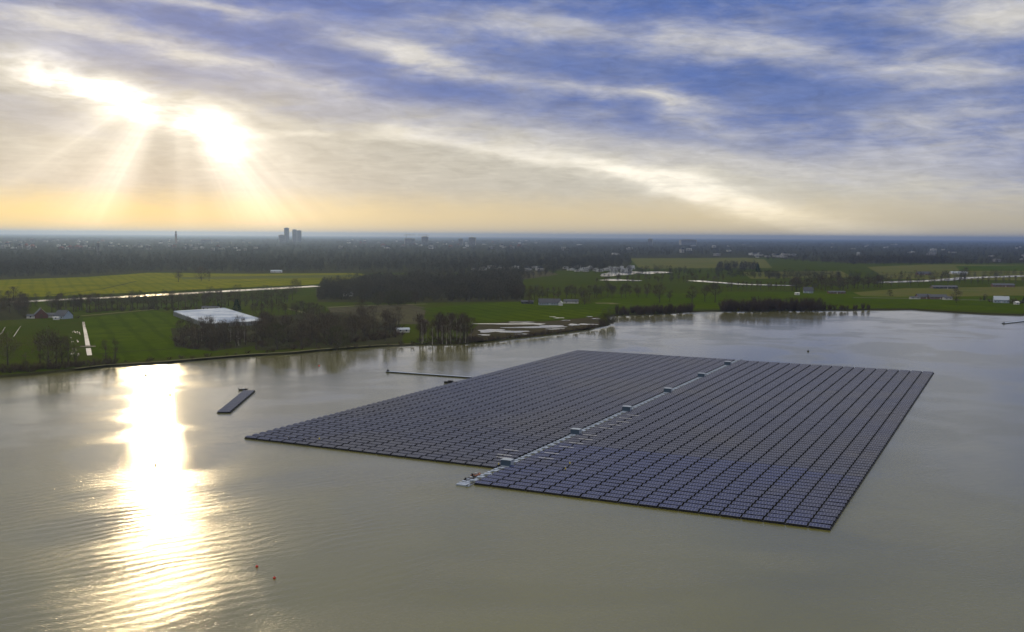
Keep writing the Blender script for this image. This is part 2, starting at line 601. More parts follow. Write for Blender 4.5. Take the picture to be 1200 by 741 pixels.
# ------------------------------------------------------------------ water and land
def sheet(name, pts, mat, label=None, z=None):
    """flat patch of ground from a world outline"""
    vs = [Vector((p[0], p[1], z if z is not None else p[2])) for p in pts]
    tris = tessellate_polygon([vs])
    me = bpy.data.meshes.new(name)
    fs = []
    for t in tris:
        a, b_, c = (vs[i] for i in t)
        fs.append(t if (b_ - a).cross(c - a).z > 0 else (t[0], t[2], t[1]))
    me.from_pydata([tuple(v) for v in vs], [], fs)
    me.update()
    o = link_mesh(name, me, mat)
    o['kind'] = 'structure'
    if label: o['label'] = label
    return o


LAND_Z = 1.3
me = bpy.data.meshes.new('lake_water')
me.from_pydata([(-40000, -2500, 0), (40000, -2500, 0), (40000, 4000, 0), (-40000, 4000, 0)], [], [(0, 1, 2, 3)])
lake = link_mesh('lake_water', me, M['water'])
tag(lake, 'wide grey green rippled lake water reflecting the sun', None, None, 'structure')

shore_px = [(0, 443), (40, 440), (100, 433.5), (130, 429.5), (200, 425), (250, 421), (300, 417), (350, 414), (380, 411), (420, 408),
            (450, 406), (490, 404.5), (540, 403.5), (580, 400), (620, 395), (660, 391), (695, 385), (708, 382.5), (714, 380.5),
            (717, 376), (712, 372.5), (722, 370), (740, 369.8), (777, 368), (809, 366), (836, 365), (880, 365), (940, 364.3),
            (997, 364), (1024, 363.5), (1067, 363.3), (1109, 366), (1152, 368.5), (1200, 370)]
sh = [G(*p) for p in shore_px]
sh = [Vector((-3000, 250, 0)), Vector((-1400, 480, 0)), Vector((-620, 610, 0))] + sh + [Vector((720, 1290, 0)), Vector((1100, 1180, 0)), Vector((2600, 900, 0))]


def densify(pts, step, jit):
    out = []
    for a, b_ in zip(pts[:-1], pts[1:]):
        n = max(1, int((b_ - a).length / step))
        for i in range(n):
            p = a.lerp(b_, i / n)
            out.append(p + Vector((random.uniform(-jit, jit), random.uniform(-jit, jit), 0)))
    out.append(pts[-1])
    return out


shore = densify(sh, 9, 0.9)


def offset_line(pts, d):
    out = []
    for i, p in enumerate(pts):
        t = (pts[min(i + 1, len(pts) - 1)] - pts[max(i - 1, 0)])
        n = Vector((-t.y, t.x, 0)).normalized()
        out.append(p + n * d)
    return out


# shoreline runs left to right; +normal points inland
bm_rows = []
rows = [(-1.2, -0.8), (0.0, 0.12), (1.2, 0.8), (3.0, LAND_Z)]
grid = []
for d, z in rows:
    grid.append([Vector((p.x, p.y, z + (random.uniform(-0.12, 0.12) if z not in (LAND_Z,) else 0))) for p in offset_line(shore, d)])
bk = MB()
for r in range(3):
    for i in range(len(shore) - 1):
        bk.face([grid[r][i], grid[r][i + 1], grid[r + 1][i + 1], grid[r + 1][i]])
o = bk.build('lake_bank', M['bank'])
tag(o, 'dark earth bank along the far edge of the lake', None, None, 'structure')
inner = [Vector((p.x, p.y, LAND_Z)) for p in grid[3]]
sheet('ground', inner + [Vector((45000, 900, LAND_Z)), Vector((45000, 45000, LAND_Z)), Vector((-45000, 45000, LAND_Z)),
                         Vector((-45000, 250, LAND_Z))], M['land'])

_lay = [0]


def field(name, px, mat, dz=None):
    _lay[0] += 1
    z = LAND_Z + (dz if dz is not None else 0.03 + 0.004 * _lay[0])
    return sheet(name, [G(x, y, LAND_Z) for x, y in px], mat, z=z)


def strip(name, pts, width, mat, dz, jit=0.0):
    """a band of ground (path, canal, ditch) along world points"""
    pts = densify([Vector(p) for p in pts], 25, jit)
    w = width if isinstance(width, (list, tuple)) else [width, width]
    L, R = [], []
    n = len(pts)
    for i in range(n):
        t = (pts[min(i + 1, n - 1)] - pts[max(i - 1, 0)])
        nn = Vector((-t.y, t.x, 0)).normalized()
        ww = (w[0] + (w[1] - w[0]) * i / (n - 1)) * (1 + random.uniform(-.12, .12) * (1 if jit else 0))
        L.append(pts[i] + nn * ww / 2)
        R.append(pts[i] - nn * ww / 2)
    mb = MB()
    for i in range(n - 1):
        mb.face([(*R[i].xy, LAND_Z + dz), (*R[i + 1].xy, LAND_Z + dz), (*L[i + 1].xy, LAND_Z + dz), (*L[i].xy, LAND_Z + dz)])
    o = mb.build(name, mat)
    o['kind'] = 'structure'
    return o


def PX(lst):
    return [G(x, y, LAND_Z) for x, y in lst]


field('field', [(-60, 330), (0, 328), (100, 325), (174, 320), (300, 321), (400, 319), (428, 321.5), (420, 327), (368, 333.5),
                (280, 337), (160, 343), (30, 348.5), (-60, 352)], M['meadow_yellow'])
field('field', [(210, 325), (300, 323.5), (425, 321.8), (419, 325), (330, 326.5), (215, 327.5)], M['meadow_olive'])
field('field', [(97, 373), (180, 364), (205, 369), (244, 383), (330, 381), (322, 398), (250, 414), (141, 424), (107, 417)], M['meadow'])
field('field', [(0, 380), (92, 378), (101, 421), (0, 428), (-40, 430), (-40, 382)], M['land'])
field('field', [(384, 361), (480, 357), (500, 361), (497, 372), (505, 380), (450, 380), (390, 372)], M['fallow'])
field('meadow', [(492, 362), (560, 356), (602, 354), (640, 356), (722, 357), (770, 361), (720, 367), (697, 371), (640, 375.5), (580, 377),
                 (540, 375), (512, 367)], M['meadow'])
field('meadow', [(690, 357), (720, 345), (900, 342), (1000, 342), (1200, 337), (1290, 337), (1290, 368), (1200, 367.5), (1110, 362.5),
                 (1030, 361), (900, 361), (800, 362), (740, 364)], M['meadow'])
field('field', [(1000, 343), (1060, 338), (1200, 336), (1290, 337), (1290, 347), (1180, 346.5), (1080, 348.5), (1010, 347)], M['meadow_olive'])
field('field', [(738, 303), (860, 301), (896, 304), (905, 314), (750, 315)], M['meadow_olive'])
field('field', [(870, 319), (985, 317.5), (1000, 325), (880, 327)], M['meadow_olive'])
field('field', [(1016, 313), (1090, 310), (1290, 311), (1290, 330), (1130, 328), (1040, 327)], M['meadow_olive'])
field('field', [(1120, 312), (1290, 310), (1290, 318), (1125, 317.5)], M['meadow'])
field('field', [(580, 318.5), (640, 317), (655, 322), (612, 328), (590, 323)], M['fallow'])
field('field', [(-60, 355), (30, 353), (160, 347.5), (345, 341), (352, 346), (300, 352), (190, 357), (60, 364), (-60, 372)], M['land'])
for px in ([(0, 352), (32, 348), (36, 374), (-40, 378), (-40, 354)],
           [(370, 337), (430, 322), (610, 322), (612, 353.5), (490, 355), (372, 354)],
           [(200, 385), (300, 384), (310, 404), (250, 412), (205, 407)], [(285, 372), (400, 366), (475, 385), (470, 402), (400, 407), (300, 411)],
           [(-60, 292), (600, 290), (610, 320), (425, 320), (300, 321), (180, 319), (90, 325), (-60, 330)],
           [(-60, 293), (600, 291), (1290, 286), (1290, 282.6), (600, 278.2), (-60, 273.8)],
           [(590, 285), (1290, 285), (1290, 308), (1000, 309), (900, 302), (740, 303), (735, 316), (605, 318)]):
    field('wood_floor', px, M['woodfloor'])
mg = field('marsh_ground', [(545, 396), (560, 381), (600, 376.5), (640, 377), (700, 371.5), (709, 379), (690, 384.5), (660, 388.5), (600, 395), (560, 400)], M['mud'])

# shore path, track and roads
strip('path', offset_line([G(x, y, LAND_Z) for x, y in shore_px[2:12]], 9.0), 3.6, M['track'], 0.10, 0.5)
strip('track', PX([(384, 360.5), (420, 358.5), (470, 357.3), (500, 356.5)]), 9, M['track'], 0.10)
strip('track', PX([(338, 362), (356, 366.5), (380, 372.5)]), 5, M['track'], 0.10)
strip('track', PX([(698, 355.5), (715, 355.5), (722, 356.5)]), 14, M['track'], 0.10)
strip('track', PX([(95, 370.5), (140, 366.5), (185, 362.5)]), 5, M['track'], 0.10)
strip('road', PX([(1000, 349), (1070, 350), (1130, 351.5), (1200, 353), (1300, 355)]), 6, M['road'], 0.14)
strip('road', PX([(1094, 336.5), (1118, 340.5), (1150, 340.5)]), 8, M['track'], 0.10)

# canal, ditch, ponds, flooded marsh
strip('canal', PX([(12, 354.5), (60, 352), (143, 348.2), (220, 344), (300, 339.6), (345, 337), (375, 335.5)]), [26, 32], M['pond'], 0.2, 0.8)
strip('ditch', PX([(97.5, 377.5), (100.5, 392), (103, 406)]), [1.9, 3.0], M['pond'], 0.3)
strip('ditch', PX([(103.4, 408.5), (105, 417)]), [3.2, 3.0], M['pond'], 0.3)
strip('ditch', PX([(-10, 399), (2, 391), (6, 384)]), [1.1, .5], M['pond'], 0.3)
strip('ditch', PX([(16, 395), (24, 383)]), [.6, .4], M['pond'], 0.3)
strip('canal', PX([(812, 329), (870, 333.5), (930, 335)]), [30, 26], M['pond'], 0.2, 0.8)
strip('canal', PX([(1030, 331.3), (1100, 328.8), (1135, 325.8), (1200, 323.6), (1300, 322)]), [34, 50], M['pond'], 0.2, 0.8)


for ln, w in (([(106, 416), (150, 412.5), (205, 409)], 1.8), ([(0, 404), (40, 402), (92, 399)], 1.4), ([(110, 392), (160, 389), (212, 386.5)], 0.9),
              ([(500, 365), (580, 363), (700, 362.5)], 1.6), ([(700, 350), (800, 349), (905, 348)], 2.2), ([(1000, 355.5), (1110, 357), (1290, 360)], 2.0),
              ([(0, 338), (150, 334), (300, 330), (420, 326)], 3.5), ([(60, 346), (120, 339), (160, 330)], 3), ([(745, 309), (900, 308.5)], 6),
              ([(1016, 320), (1290, 319)], 6), ([(870, 323), (1000, 322.5)], 5)):
    strip('ditch', PX(ln), w, M['bank'], 0.26, 0.5)


def blob(px, py, w, h, seed):
    r = random.Random(seed)
    n = 26
    k1, k2, k3 = (r.uniform(0, 6.28) for _ in range(3))
    pts = []
    for i in range(n):
        t = 2 * math.pi * i / n
        m = 1 + 0.24 * math.sin(2 * t + k1) + 0.18 * math.sin(3 * t + k2) + 0.14 * math.sin(5 * t + k3)
        pts.append((px + math.cos(t) * w * m, py + math.sin(t) * h * m))
    return pts


for i, (x, y, w, h) in enumerate([(722, 321.5, 20, 2.2), (756, 319.7, 24, 1.6), (725, 328.6, 22, 1.0)]):
    o = sheet('pond', PX(blob(x, y, w, h, 50 + i)), M['pond'], z=LAND_Z + 0.3)
for i, (x, y, w, h) in enumerate([(598, 380, 36, 1.3), (574, 388, 15, 3.0), (596, 389.0, 22, 2.2), (622, 384, 30, 1.6), (645, 383, 24, 1.8),
                                  (612, 378, 14, 0.8), (672, 381, 8, 1.4), (688, 380.5, 11, 1.2), (655, 373, 6, .6), (648, 371.7, 4, .4),
                                  (663, 375.8, 5, .5), (698, 374, 5, .6), (650, 386, 10, 1.0), (568, 393, 8, 1.0), (632, 380.8, 6, .6),
                                  (691, 371.5, 5, .45), (612, 392, 8, .6)]):
    sheet('puddle', PX(blob(x, y, w * .9, h * .62, 80 + i)), M['pond'], z=LAND_Z + 0.24 + 0.004 * i)
for i in range(24):                                    # wet spots in the left field
    sheet('puddle', PX(blob(random.uniform(83, 94), random.choice((random.uniform(386, 402), random.uniform(408, 418))),
                            random.uniform(.3, 1.0), random.uniform(.2, .9), 130 + i)), M['pond'], z=LAND_Z + 0.24 + 0.004 * i)

# ------------------------------------------------------------------ floating solar park
FA = math.radians(64.0)
E2 = Vector((math.cos(FA), math.sin(FA), 0))
E1 = Vector((math.sin(FA), -math.cos(FA), 0))
PO = G(549, 568, 0)
FROT = FA - math.pi / 2           # local x across the park, local y along it
CW, RP = 6.17, 4.2                # pitch of a column and of a row of tables
NP, PWD, PLN, TILT = 6, 0.915, 1.66, math.radians(12)


def table_geo():
    """one table: two rows of panels back to back over a ridge; quads with material index 0 glass, 1 frame, 2 dark support"""
    q, mi = [], []
    hz, hr = 0.66, 0.66 + PLN * math.sin(TILT)
    dyp = PLN * math.cos(TILT)
    gap = 0.03
    for sgn in (-1, 1):
        for i in range(NP):
            x0 = 0.32 + i * (PWD + 0.008)
            x1 = x0 + PWD
            def P(u, v):                    # u across 0..1, v from eave 0 to ridge 1
                x = x0 + (x1 - x0) * u
                y = sgn * (gap + dyp * (1 - v))
                return (x, y, hz + (hr - hz) * v)
            fr, fv = 0.045 / PWD, 0.045 / PLN
            A = [P(0, 0), P(1, 0), P(1, 1), P(0, 1)]
            B = [P(fr, fv), P(1 - fr, fv), P(1 - fr, 1 - fv), P(fr, 1 - fv)]
            flip = sgn > 0
            def add(f, m):
                q.append(f if not flip else f[::-1]); mi.append(m)
            add(B, 0)
            for k in range(4):
                j = (k + 1) % 4
                add([A[k], A[j], B[j], B[k]], 1)
            D = [(p[0], p[1], p[2] - 0.05) for p in A]
            add([D[0], D[1], A[1], A[0]], 1)
        xe = 0.32 + NP * (PWD + 0.008)
        for x in (0.32, xe):
            q.append([(x, sgn * gap, hr - .05), (x, sgn * (gap + dyp), hz - .05), (x, sgn * (gap + dyp), 0.2), (x, sgn * gap, 0.2)]); mi.append(2)
    for sgn in (-1, 1):
        y = sgn * (gap + dyp)
        q.append([(0.32, y - sgn * .02, .2), (xe, y - sgn * .02, .2), (xe, y - sgn * .02, hz - .05), (0.32, y - sgn * .02, hz - .05)]); mi.append(2)
    return np.array(q), np.array(mi)


TQ, TM = table_geo()
tab_mesh = {}
for key in ('panel', 'panel_blue'):
    tab_mesh[key] = quads_mesh('solar_table', TQ, [M[key], M['frame'], M['float']], TM)


def solar_array(label, c0, a0, ncol, nrow, blue_rows, fan=0.0):
    base = PO + E1 * c0 + E2 * a0
    root = empty('floating_solar_array', base, FROT)
    tag(root, label, 'solar array', 'solar arrays floating on the lake')
    # dark float deck: a pontoon under every row and every service gap
    mb = MB()
    for r in range(nrow):
        y = (r + 0.5) * RP
        we = ncol * CW * (1 + fan * r / nrow)
        mb.box(0.05, we - 0.05, y - 1.72, y + 1.72, 0.0, 0.22)
        if r < nrow - 1:
            mb.box(0.1, we - 0.1, y + RP / 2 - 0.37, y + RP / 2 + 0.37, 0.02, 0.16)
    mb.build('float_deck', M['float'], root)
    cells = []
    inv = root.matrix_basis.inverted()
    for r in range(nrow):
        for c in range(ncol):
            p = base + E1 * ((c + .5) * CW) + E2 * ((r + .5) * RP)
            cells.append((p.length, r, c))
    cells.sort()
    for d, r, c in cells[:100]:
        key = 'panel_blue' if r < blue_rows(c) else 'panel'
        o = link_mesh('solar_table', tab_mesh[key], None, root)
        o.location = (c * CW * (1 + fan * r / nrow), (r + .5) * RP, 0)
        o.rotation_euler = (random.uniform(-.013, .013), random.uniform(-.013, .013), 0)
    rest = cells[100:]
    off = np.array([(c * CW * (1 + fan * r / nrow), (r + .5) * RP, 0) for d, r, c in rest])
    jt = RNG.normal(0, 0.009, (len(rest), 2))
    V = np.repeat(TQ[None], len(rest), 0)
    V[..., 2] += jt[:, 0, None, None] * V[..., 1] + jt[:, 1, None, None] * (V[..., 0] - CW / 2)
    V = V + off[:, None, None, :]
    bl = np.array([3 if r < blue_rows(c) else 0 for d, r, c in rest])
    mi = np.where(TM[None] == 0, bl[:, None], TM[None])
    me = quads_mesh('solar_tables', V.reshape(-1, 4, 3), [M['panel'], M['frame'], M['float'], M['panel_blue']], mi.reshape(-1))
    o = link_mesh('solar_tables', me, None, root)
    o['kind'] = 'stuff'
    return root


solar_array('dark blue floating solar array with the pointed corner beside the sun glint', -113.0, 23.4, 18, 82, lambda c: 0)
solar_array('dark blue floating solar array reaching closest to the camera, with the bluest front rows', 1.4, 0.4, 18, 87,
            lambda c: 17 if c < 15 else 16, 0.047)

# walkway between the two arrays
wk = empty('floating_walkway', PO - E1 * 1.0, FROT)
tag(wk, 'pale grey floating walkway of square floats running between the two solar arrays', 'walkway')
mb = MB()
y = -1.0
i = 0
while y < 368:
    mb.box(-1.0, 0.12, y, y + 1.55, 0.0, 0.40 + random.uniform(0, .05))
    if i % 2 == 0:
        mb.box(0.2, 1.5, y + .3, y + 1.9, 0.0, 0.40 + random.uniform(0, .05))
    if i % 3 == 0:
        mb.box(-.95, 2.3, y + .2, y + .75, 0.05, 0.28)
    y += 2.5 + random.choice((0, 0, .5))
    i += 1
mb.build('deck_float', M['palefloat'], wk)
mb = MB()
for k in range(-1, 62):
    yy = k * 6.0 + 3.2
    mb.box(1.62, 2.0, yy, yy + 4.8, 0.30, 0.52)
mb.build('cable_duct', M['darksteel'], wk)
for yy in (-0.6, 1.6, 4.4):
    mb = MB()
    mb.box(-2.4, -1.2, yy, yy + 1.2, 0.0, 0.45)
    mb.build('side_float', M['palefloat'], wk)
mb = MB()
mb.box(-2.2, 2.4, -2.6, -1.15, 0.0, 0.44)
mb.build('landing_float', M['palefloat'], wk)

cab_lab = ['blue grey inverter container nearest the open near end of the pale walkway',
           'second inverter container counted from the near end of the walkway, beside the pale planks',
           'third inverter container counted from the near end of the pale walkway',
           'fourth inverter container counted from the near end of the pale walkway',
           'fifth inverter container from the near end, the last but one along the walkway',
           'inverter container farthest along the walkway, by the far edge of the arrays']
for i, al in enumerate((28.6, 91.3, 152.5, 215.0, 279.0, 340.0)):
    c = PO - E1 * 0.1 + E2 * al
    r = empty('inverter_container', (c.x, c.y, 0.30), FROT + random.uniform(-.03, .03))
    r.scale = (.85, 1, 1)
    tag(r, cab_lab[i], 'inverter container', 'inverter containers along the walkway')
    b = MB()
    b.box(-2.2, 2.2, -1.9, 1.9, 0.0, 0.22)
    b.build('base_float', M['palefloat'], r)
    b = MB()
    b.box(-2.35, 2.1, -1.3, 1.3, 0.23, 2.15)
    for k in range(9):                               # corrugation
        b.box(-2.2 + k * .48, -2.0 + k * .48, -1.35, -1.302, 0.35, 2.05)
    b.build('body', M['container'], r)
    b = MB()
    b.prism([(-2.5, 2.152), (2.25, 2.152), (2.25, 2.26), (-.1, 2.38), (-2.5, 2.26)], -1.45, 1.45)
    b.build('roof', M['controof'], r)
    for sx in (-1, 1):
        b = MB()
        b.box(2.102, 2.15, min(sx * .08, sx * 1.15), max(sx * .08, sx * 1.15), .4, 2.0)
        b.build('door', M['controof'], r)
    b = MB()
    b.box(-2.6, -2.36, -.7, .7, .5, 1.9)
    for k in range(6):
        b.box(-2.64, -2.602, -.6, .6, .6 + k * .2, .7 + k * .2)
    b.build('vent', M['darksteel'], r)

# pale planks laid over the tables beside the walkway
plank_spots = [(-1, 36), (-1, 43), (-1, 50), (1, 40), (1, 52), (1, 61), (1, 70), (1, 79), (1, 88), (1, 104), (1, 113), (1, 121), (1, 129), (1, 138)]
pm = None
for i, (s, al) in enumerate(plank_spots):
    al = round(al / RP) * RP + (0.4 if s > 0 else 23.4 - round(23.4 / RP) * RP)
    ac = -5.3 - (i % 3) * 1.6 if s < 0 else 6.9 + (i % 4) * 0.5
    if pm is None:
        b = MB()
        b.box(-2.9, 2.9, -.17, .17, 0, .09)
        for k in range(5):
            b.box(-2.5 + k * 1.2, -2.35 + k * 1.2, -.26, .26, -.06, -.002)
        pm = b.mesh('plank', M['white'])
    o = link_mesh('plank', pm)
    c = PO + E1 * ac + E2 * al
    o.location = (c.x, c.y, 1.10)
    o.rotation_euler = (0, 0, FROT + random.uniform(-.02, .02))
    if s < 0:
        tag(o, 'pale plank lying across the solar tables on the glint side of the walkway', 'plank', 'pale planks on the farther-back array')
    else:
        tag(o, 'pale plank lying across the solar tables on the longer array side of the walkway', 'plank', 'pale planks on the longer array')

# loose strip of tables
p0, p1 = G(262, 484.5), G(293, 458.5)
dv = (p1 - p0)
srot = math.atan2(dv.y, dv.x) - math.pi / 2
r = empty('floating_panel_strip', p0, srot)
tag(r, 'short loose strip of solar tables floating alone in the sun glint', 'solar strip')
ns = int(dv.length / RP)
mb = MB()
for k in range(ns):
    mb.box(-CW / 2, CW / 2, (k + .5) * RP - 1.75, (k + .5) * RP + 1.75, 0, .24)
mb.box(-CW / 2 + .3, CW / 2 - .3, 0, ns * RP, 0.02, .16)
mb.build('float_deck', M['float'], r)
for k in range(ns):
    o = link_mesh('solar_table', tab_mesh['panel'], None, r)
    o.location = (-CW / 2, (k + .5) * RP, 0)


def jetty(p0, p1, width, label, post_end=True):
    d = p1 - p0
    r = empty('floating_jetty', p0, math.atan2(d.y, d.x))
    tag(r, label, 'jetty', 'floating jetties')
    b = MB()
    n = max(2, int(d.length / 3.0))
    for k in range(n):
        x = k * d.length / n
        b.box(x + .1, x + d.length / n - .1, -width / 2 - .12, width / 2 + .12, 0.0, .55)
    b.build('pontoon', M['float'], r)
    b = MB()
    for k in range(n * 2):
        x = k * d.length / n / 2
        b.box(x, x + d.length / n / 2 - .06, -width / 2, width / 2, .552, .66)
    b.build('deck', M['palefloat'], r)
    b = MB()
    for k in range(0, n, 3):
        x = (k + .5) * d.length / n
        b.tube([(x, width / 2 + .02, .3), (x, width / 2 + .02, 1.25)], [.05, .05], 6)
    b.build('railing', M['darksteel'], r)
    if post_end:
        b = MB()
        b.tube([(.9, 0, .6), (.9, 0, 2.3)], [.12, .10], 8)
        b.box(.35, 1.5, -.4, .4, .661, 1.5)
        b.build('mooring_post', M['darksteel'], r)


jetty(G(453, 436.3), G(552, 443.2), 1.9, 'long thin floating jetty reaching from the farther-back array towards the wooded bank')
jetty(G(1176, 379.6), G(1236, 372.5), 3.2, 'dark floating jetty cut off by the edge of the photo, far from the arrays')
b = MB()
b.prism([(-3.2, 0), (3.2, 0), (3.6, .9), (-3.6, .9)], -1.3, 1.3)
b.box(-1.2, 1.0, -.9, .9, .902, 1.5)
o = b.build('pontoon', M['float'])
o.location = G(528, 449.3)
o.rotation_euler = (0, 0, FROT)
tag(o, 'small dark pontoon moored against the edge of the array near the thin jetty', 'pontoon')


def boat(loc, rz, tube_mat, label, L=4.6):
    r = empty('boat', loc, rz)
    tag(r, label, 'boat', 'small work boats')
    b = MB()
    for s in (-1, 1):
        b.tube([(-L / 2, s * .75, .32), (L * .2, s * .78, .34), (L * .42, s * .42, .45), (L / 2, 0, .55)], [.26, .28, .25, .2], 8)
    b.build('tube', tube_mat, r)
    b = MB()
    b.prism([(-L / 2 + .1, .1), (L * .36, .1), (L * .40, .32), (-L / 2 + .1, .32)], -.62, .62)
    b.build('hull', M['darksteel'], r)
    b = MB()
    b.box(-L / 2 - .34, -L / 2 + .02, -.22, .22, .35, 1.1)
    b.box(-L / 2 - .25, -L / 2 - .12, -.06, .06, -.4, .348)
    b.build('outboard_motor', M['black'], r)
    b = MB()
    b.box(-.35, .35, -.45, .45, .322, .95)
    b.build('console', M['steel'], r)


boat(G(552.0, 562.0), FROT + 1.35, M['black'], 'black work boat moored at the near tip of the walkway', 5.2)
boat(G(558.0, 557.5), FROT + 1.35, M['orange'], 'orange work boat moored beside the black one at the walkway', 3.6)
boat(G(285.5, 457.3), 0.5, M['black'], 'dark boat floating at the far end of the loose panel strip', 4.6)


def buoy(x, y, mat, s, label):
    r = empty('buoy', G(x, y))
    r.scale = (s, s, s)
    tag(r, label, 'buoy', 'marker buoys on the lake')
    b = MB()
    b.tube([(0, 0, -.35), (0, 0, -.1), (0, 0, .25), (0, 0, .5), (0, 0, .62)], [.12, .42, .5, .34, .1], 12)
    b.build('float', mat, r)
    b = MB()
    b.tube([(0, 0, .6), (0, 0, 1.0)], [.07, .05], 8)
    b.build('mast', M['darksteel'], r)


buoy(301, 664.5, M['red'], 0.7, 'small red buoy on open water, the one closer to the solar arrays')
buoy(321.5, 678, M['red'], 0.7, 'small red buoy on open water, the closest to the camera')
buoy(171, 440, M['black'], 1.6, 'dark buoy in the brightest glint near the left bank')
buoy(199, 463, M['black'], 1.3, 'dark buoy in the glint between bank and loose panel strip')
buoy(182, 545, M['black'], 0.9, 'tiny dark buoy below the glint in front of the loose strip')
buoy(947, 412.2, M['black'], 1.5, 'dark buoy on grey water beyond the far edge of the arrays')
buoy(374, 429, M['red'], 1.0, 'reddish buoy under the wooded bank beyond the loose panel strip')


def person(loc, rz, top, label, lean=0.0):
    """one skinned body in standing work pose with helmet"""
    jn = [(0, 0, .95), (0, 0, 1.2), (0, lean * .1, 1.42), (0, lean * .14, 1.52), (0, lean * .17, 1.66), (0, lean * .17, 1.74),
          (.20, lean * .1, 1.42), (.27, .03, 1.14), (.24, .20, .93), (-.20, lean * .1, 1.42), (-.27, .03, 1.14), (-.24, .20, .95),
          (.10, 0, .90), (.12, .05, .50), (.13, 0, .09), (.13, .14, .04), (-.10, 0, .90), (-.12, .05, .50), (-.13, -.02, .09), (-.13, .12, .04)]
    rad = [.15, .15, .15, .06, .10, .085, .075, .05, .045, .075, .05, .045, .095, .07, .055, .05, .095, .07, .055, .05]
    ed = [(0, 1), (1, 2), (2, 3), (3, 4), (4, 5), (2, 6), (6, 7), (7, 8), (2, 9), (9, 10), (10, 11), (0, 12), (12, 13), (13, 14), (14, 15),
          (0, 16), (16, 17), (17, 18), (18, 19)]
    me = bpy.data.meshes.new('person')
    me.from_pydata(jn, ed, [])
    o = bpy.data.objects.new('person', me)
    COL.objects.link(o)
    sk = o.modifiers.new('skin', 'SKIN')
    for i, d in enumerate(me.skin_vertices[0].data):
        d.radius = (rad[i], rad[i])
        d.use_root = (i == 0)
    ss = o.modifiers.new('sub', 'SUBSURF')
    ss.levels = ss.render_levels = 1
    dg = bpy.context.evaluated_depsgraph_get()
    ev = bpy.data.meshes.new_from_object(o.evaluated_get(dg))
    o.modifiers.clear()
    o.data = ev
    ev.materials.clear()
    for m in (top, M['darkcloth'], M['skin']):
        ev.materials.append(m)
    for p in ev.polygons:
        z = p.center.z
        hand = abs(p.center.x) > .18 and z < .99 and p.center.y > .12
        p.material_index = 2 if z > 1.53 or hand else (1 if z < .93 else 0)
    o.location = loc
    o.rotation_euler = (0, 0, rz)
    tag(o, label, 'person', 'people working on the arrays')
    h = MB()
    h.tube([(0, lean * .17, 1.70), (0, lean * .17, 1.76), (0, lean * .17, 1.83), (0, lean * .17, 1.86)], [.15, .135, .10, .03], 10)
    h.build('helmet', M['white'], o)
    return o


def on_array(ac, al, z):
    c = PO + E1 * ac + E2 * al
    return (c.x, c.y, z)


def park(x, y):
    d = G(x, y, 0.3) - PO
    return d.dot(E1), d.dot(E2)


def gap_spot(x, y, left):
    """service gap between two rows nearest to what the photograph shows"""
    ac, al = park(x, y)
    a0 = 23.4 if left else 0.4
    return on_array(ac, a0 + round((al - a0) / RP) * RP, 0.17)


person(gap_spot(666.5, 547, False), .4, M['hivis'], 'person in yellow workwear on the longer array, the farther of the pair', .3)
person(gap_spot(664.5, 552, False), 2.0, M['hivis'], 'person in yellow workwear on the longer array, the closer of the pair', .5)
person(gap_spot(929.5, 436, False), 1.0, M['white'], 'person in white top and dark trousers far along the longer array')
person(gap_spot(370.5, 518.5, True), .2, M['hivis'], 'person in yellow jacket near the corner of the farther-back array')
person(gap_spot(340.0, 516.0, True), 2.4, M['darkcloth'], 'person in dark clothes closest to the pointed corner of the array', .6)
person(gap_spot(360.5, 518.0, True), 1.2, M['darkcloth'], 'person in dark clothes standing beside the one in yellow near the array corner', .3)
person(on_array(-1.4, 24.4, 0.46), 1.0, M['hivis'], 'person in yellow workwear on the walkway in front of the first container')



# ------------------------------------------------------------------ trees
def twig_quads(P0, D, L, W, rng):
    n = len(P0)
    D = D / np.linalg.norm(D, axis=1, keepdims=True)
    R = rng.normal(size=(n, 3))
    S = np.cross(D, R)
    S /= np.linalg.norm(S, axis=1, keepdims=True) + 1e-9
    P1 = P0 + D * L[:, None]
    a, b_ = S * W[:, None] * 0.5, S * W[:, None] * 0.18
    return np.stack([P0 - a, P0 + a, P1 + b_, P1 - b_], 1)


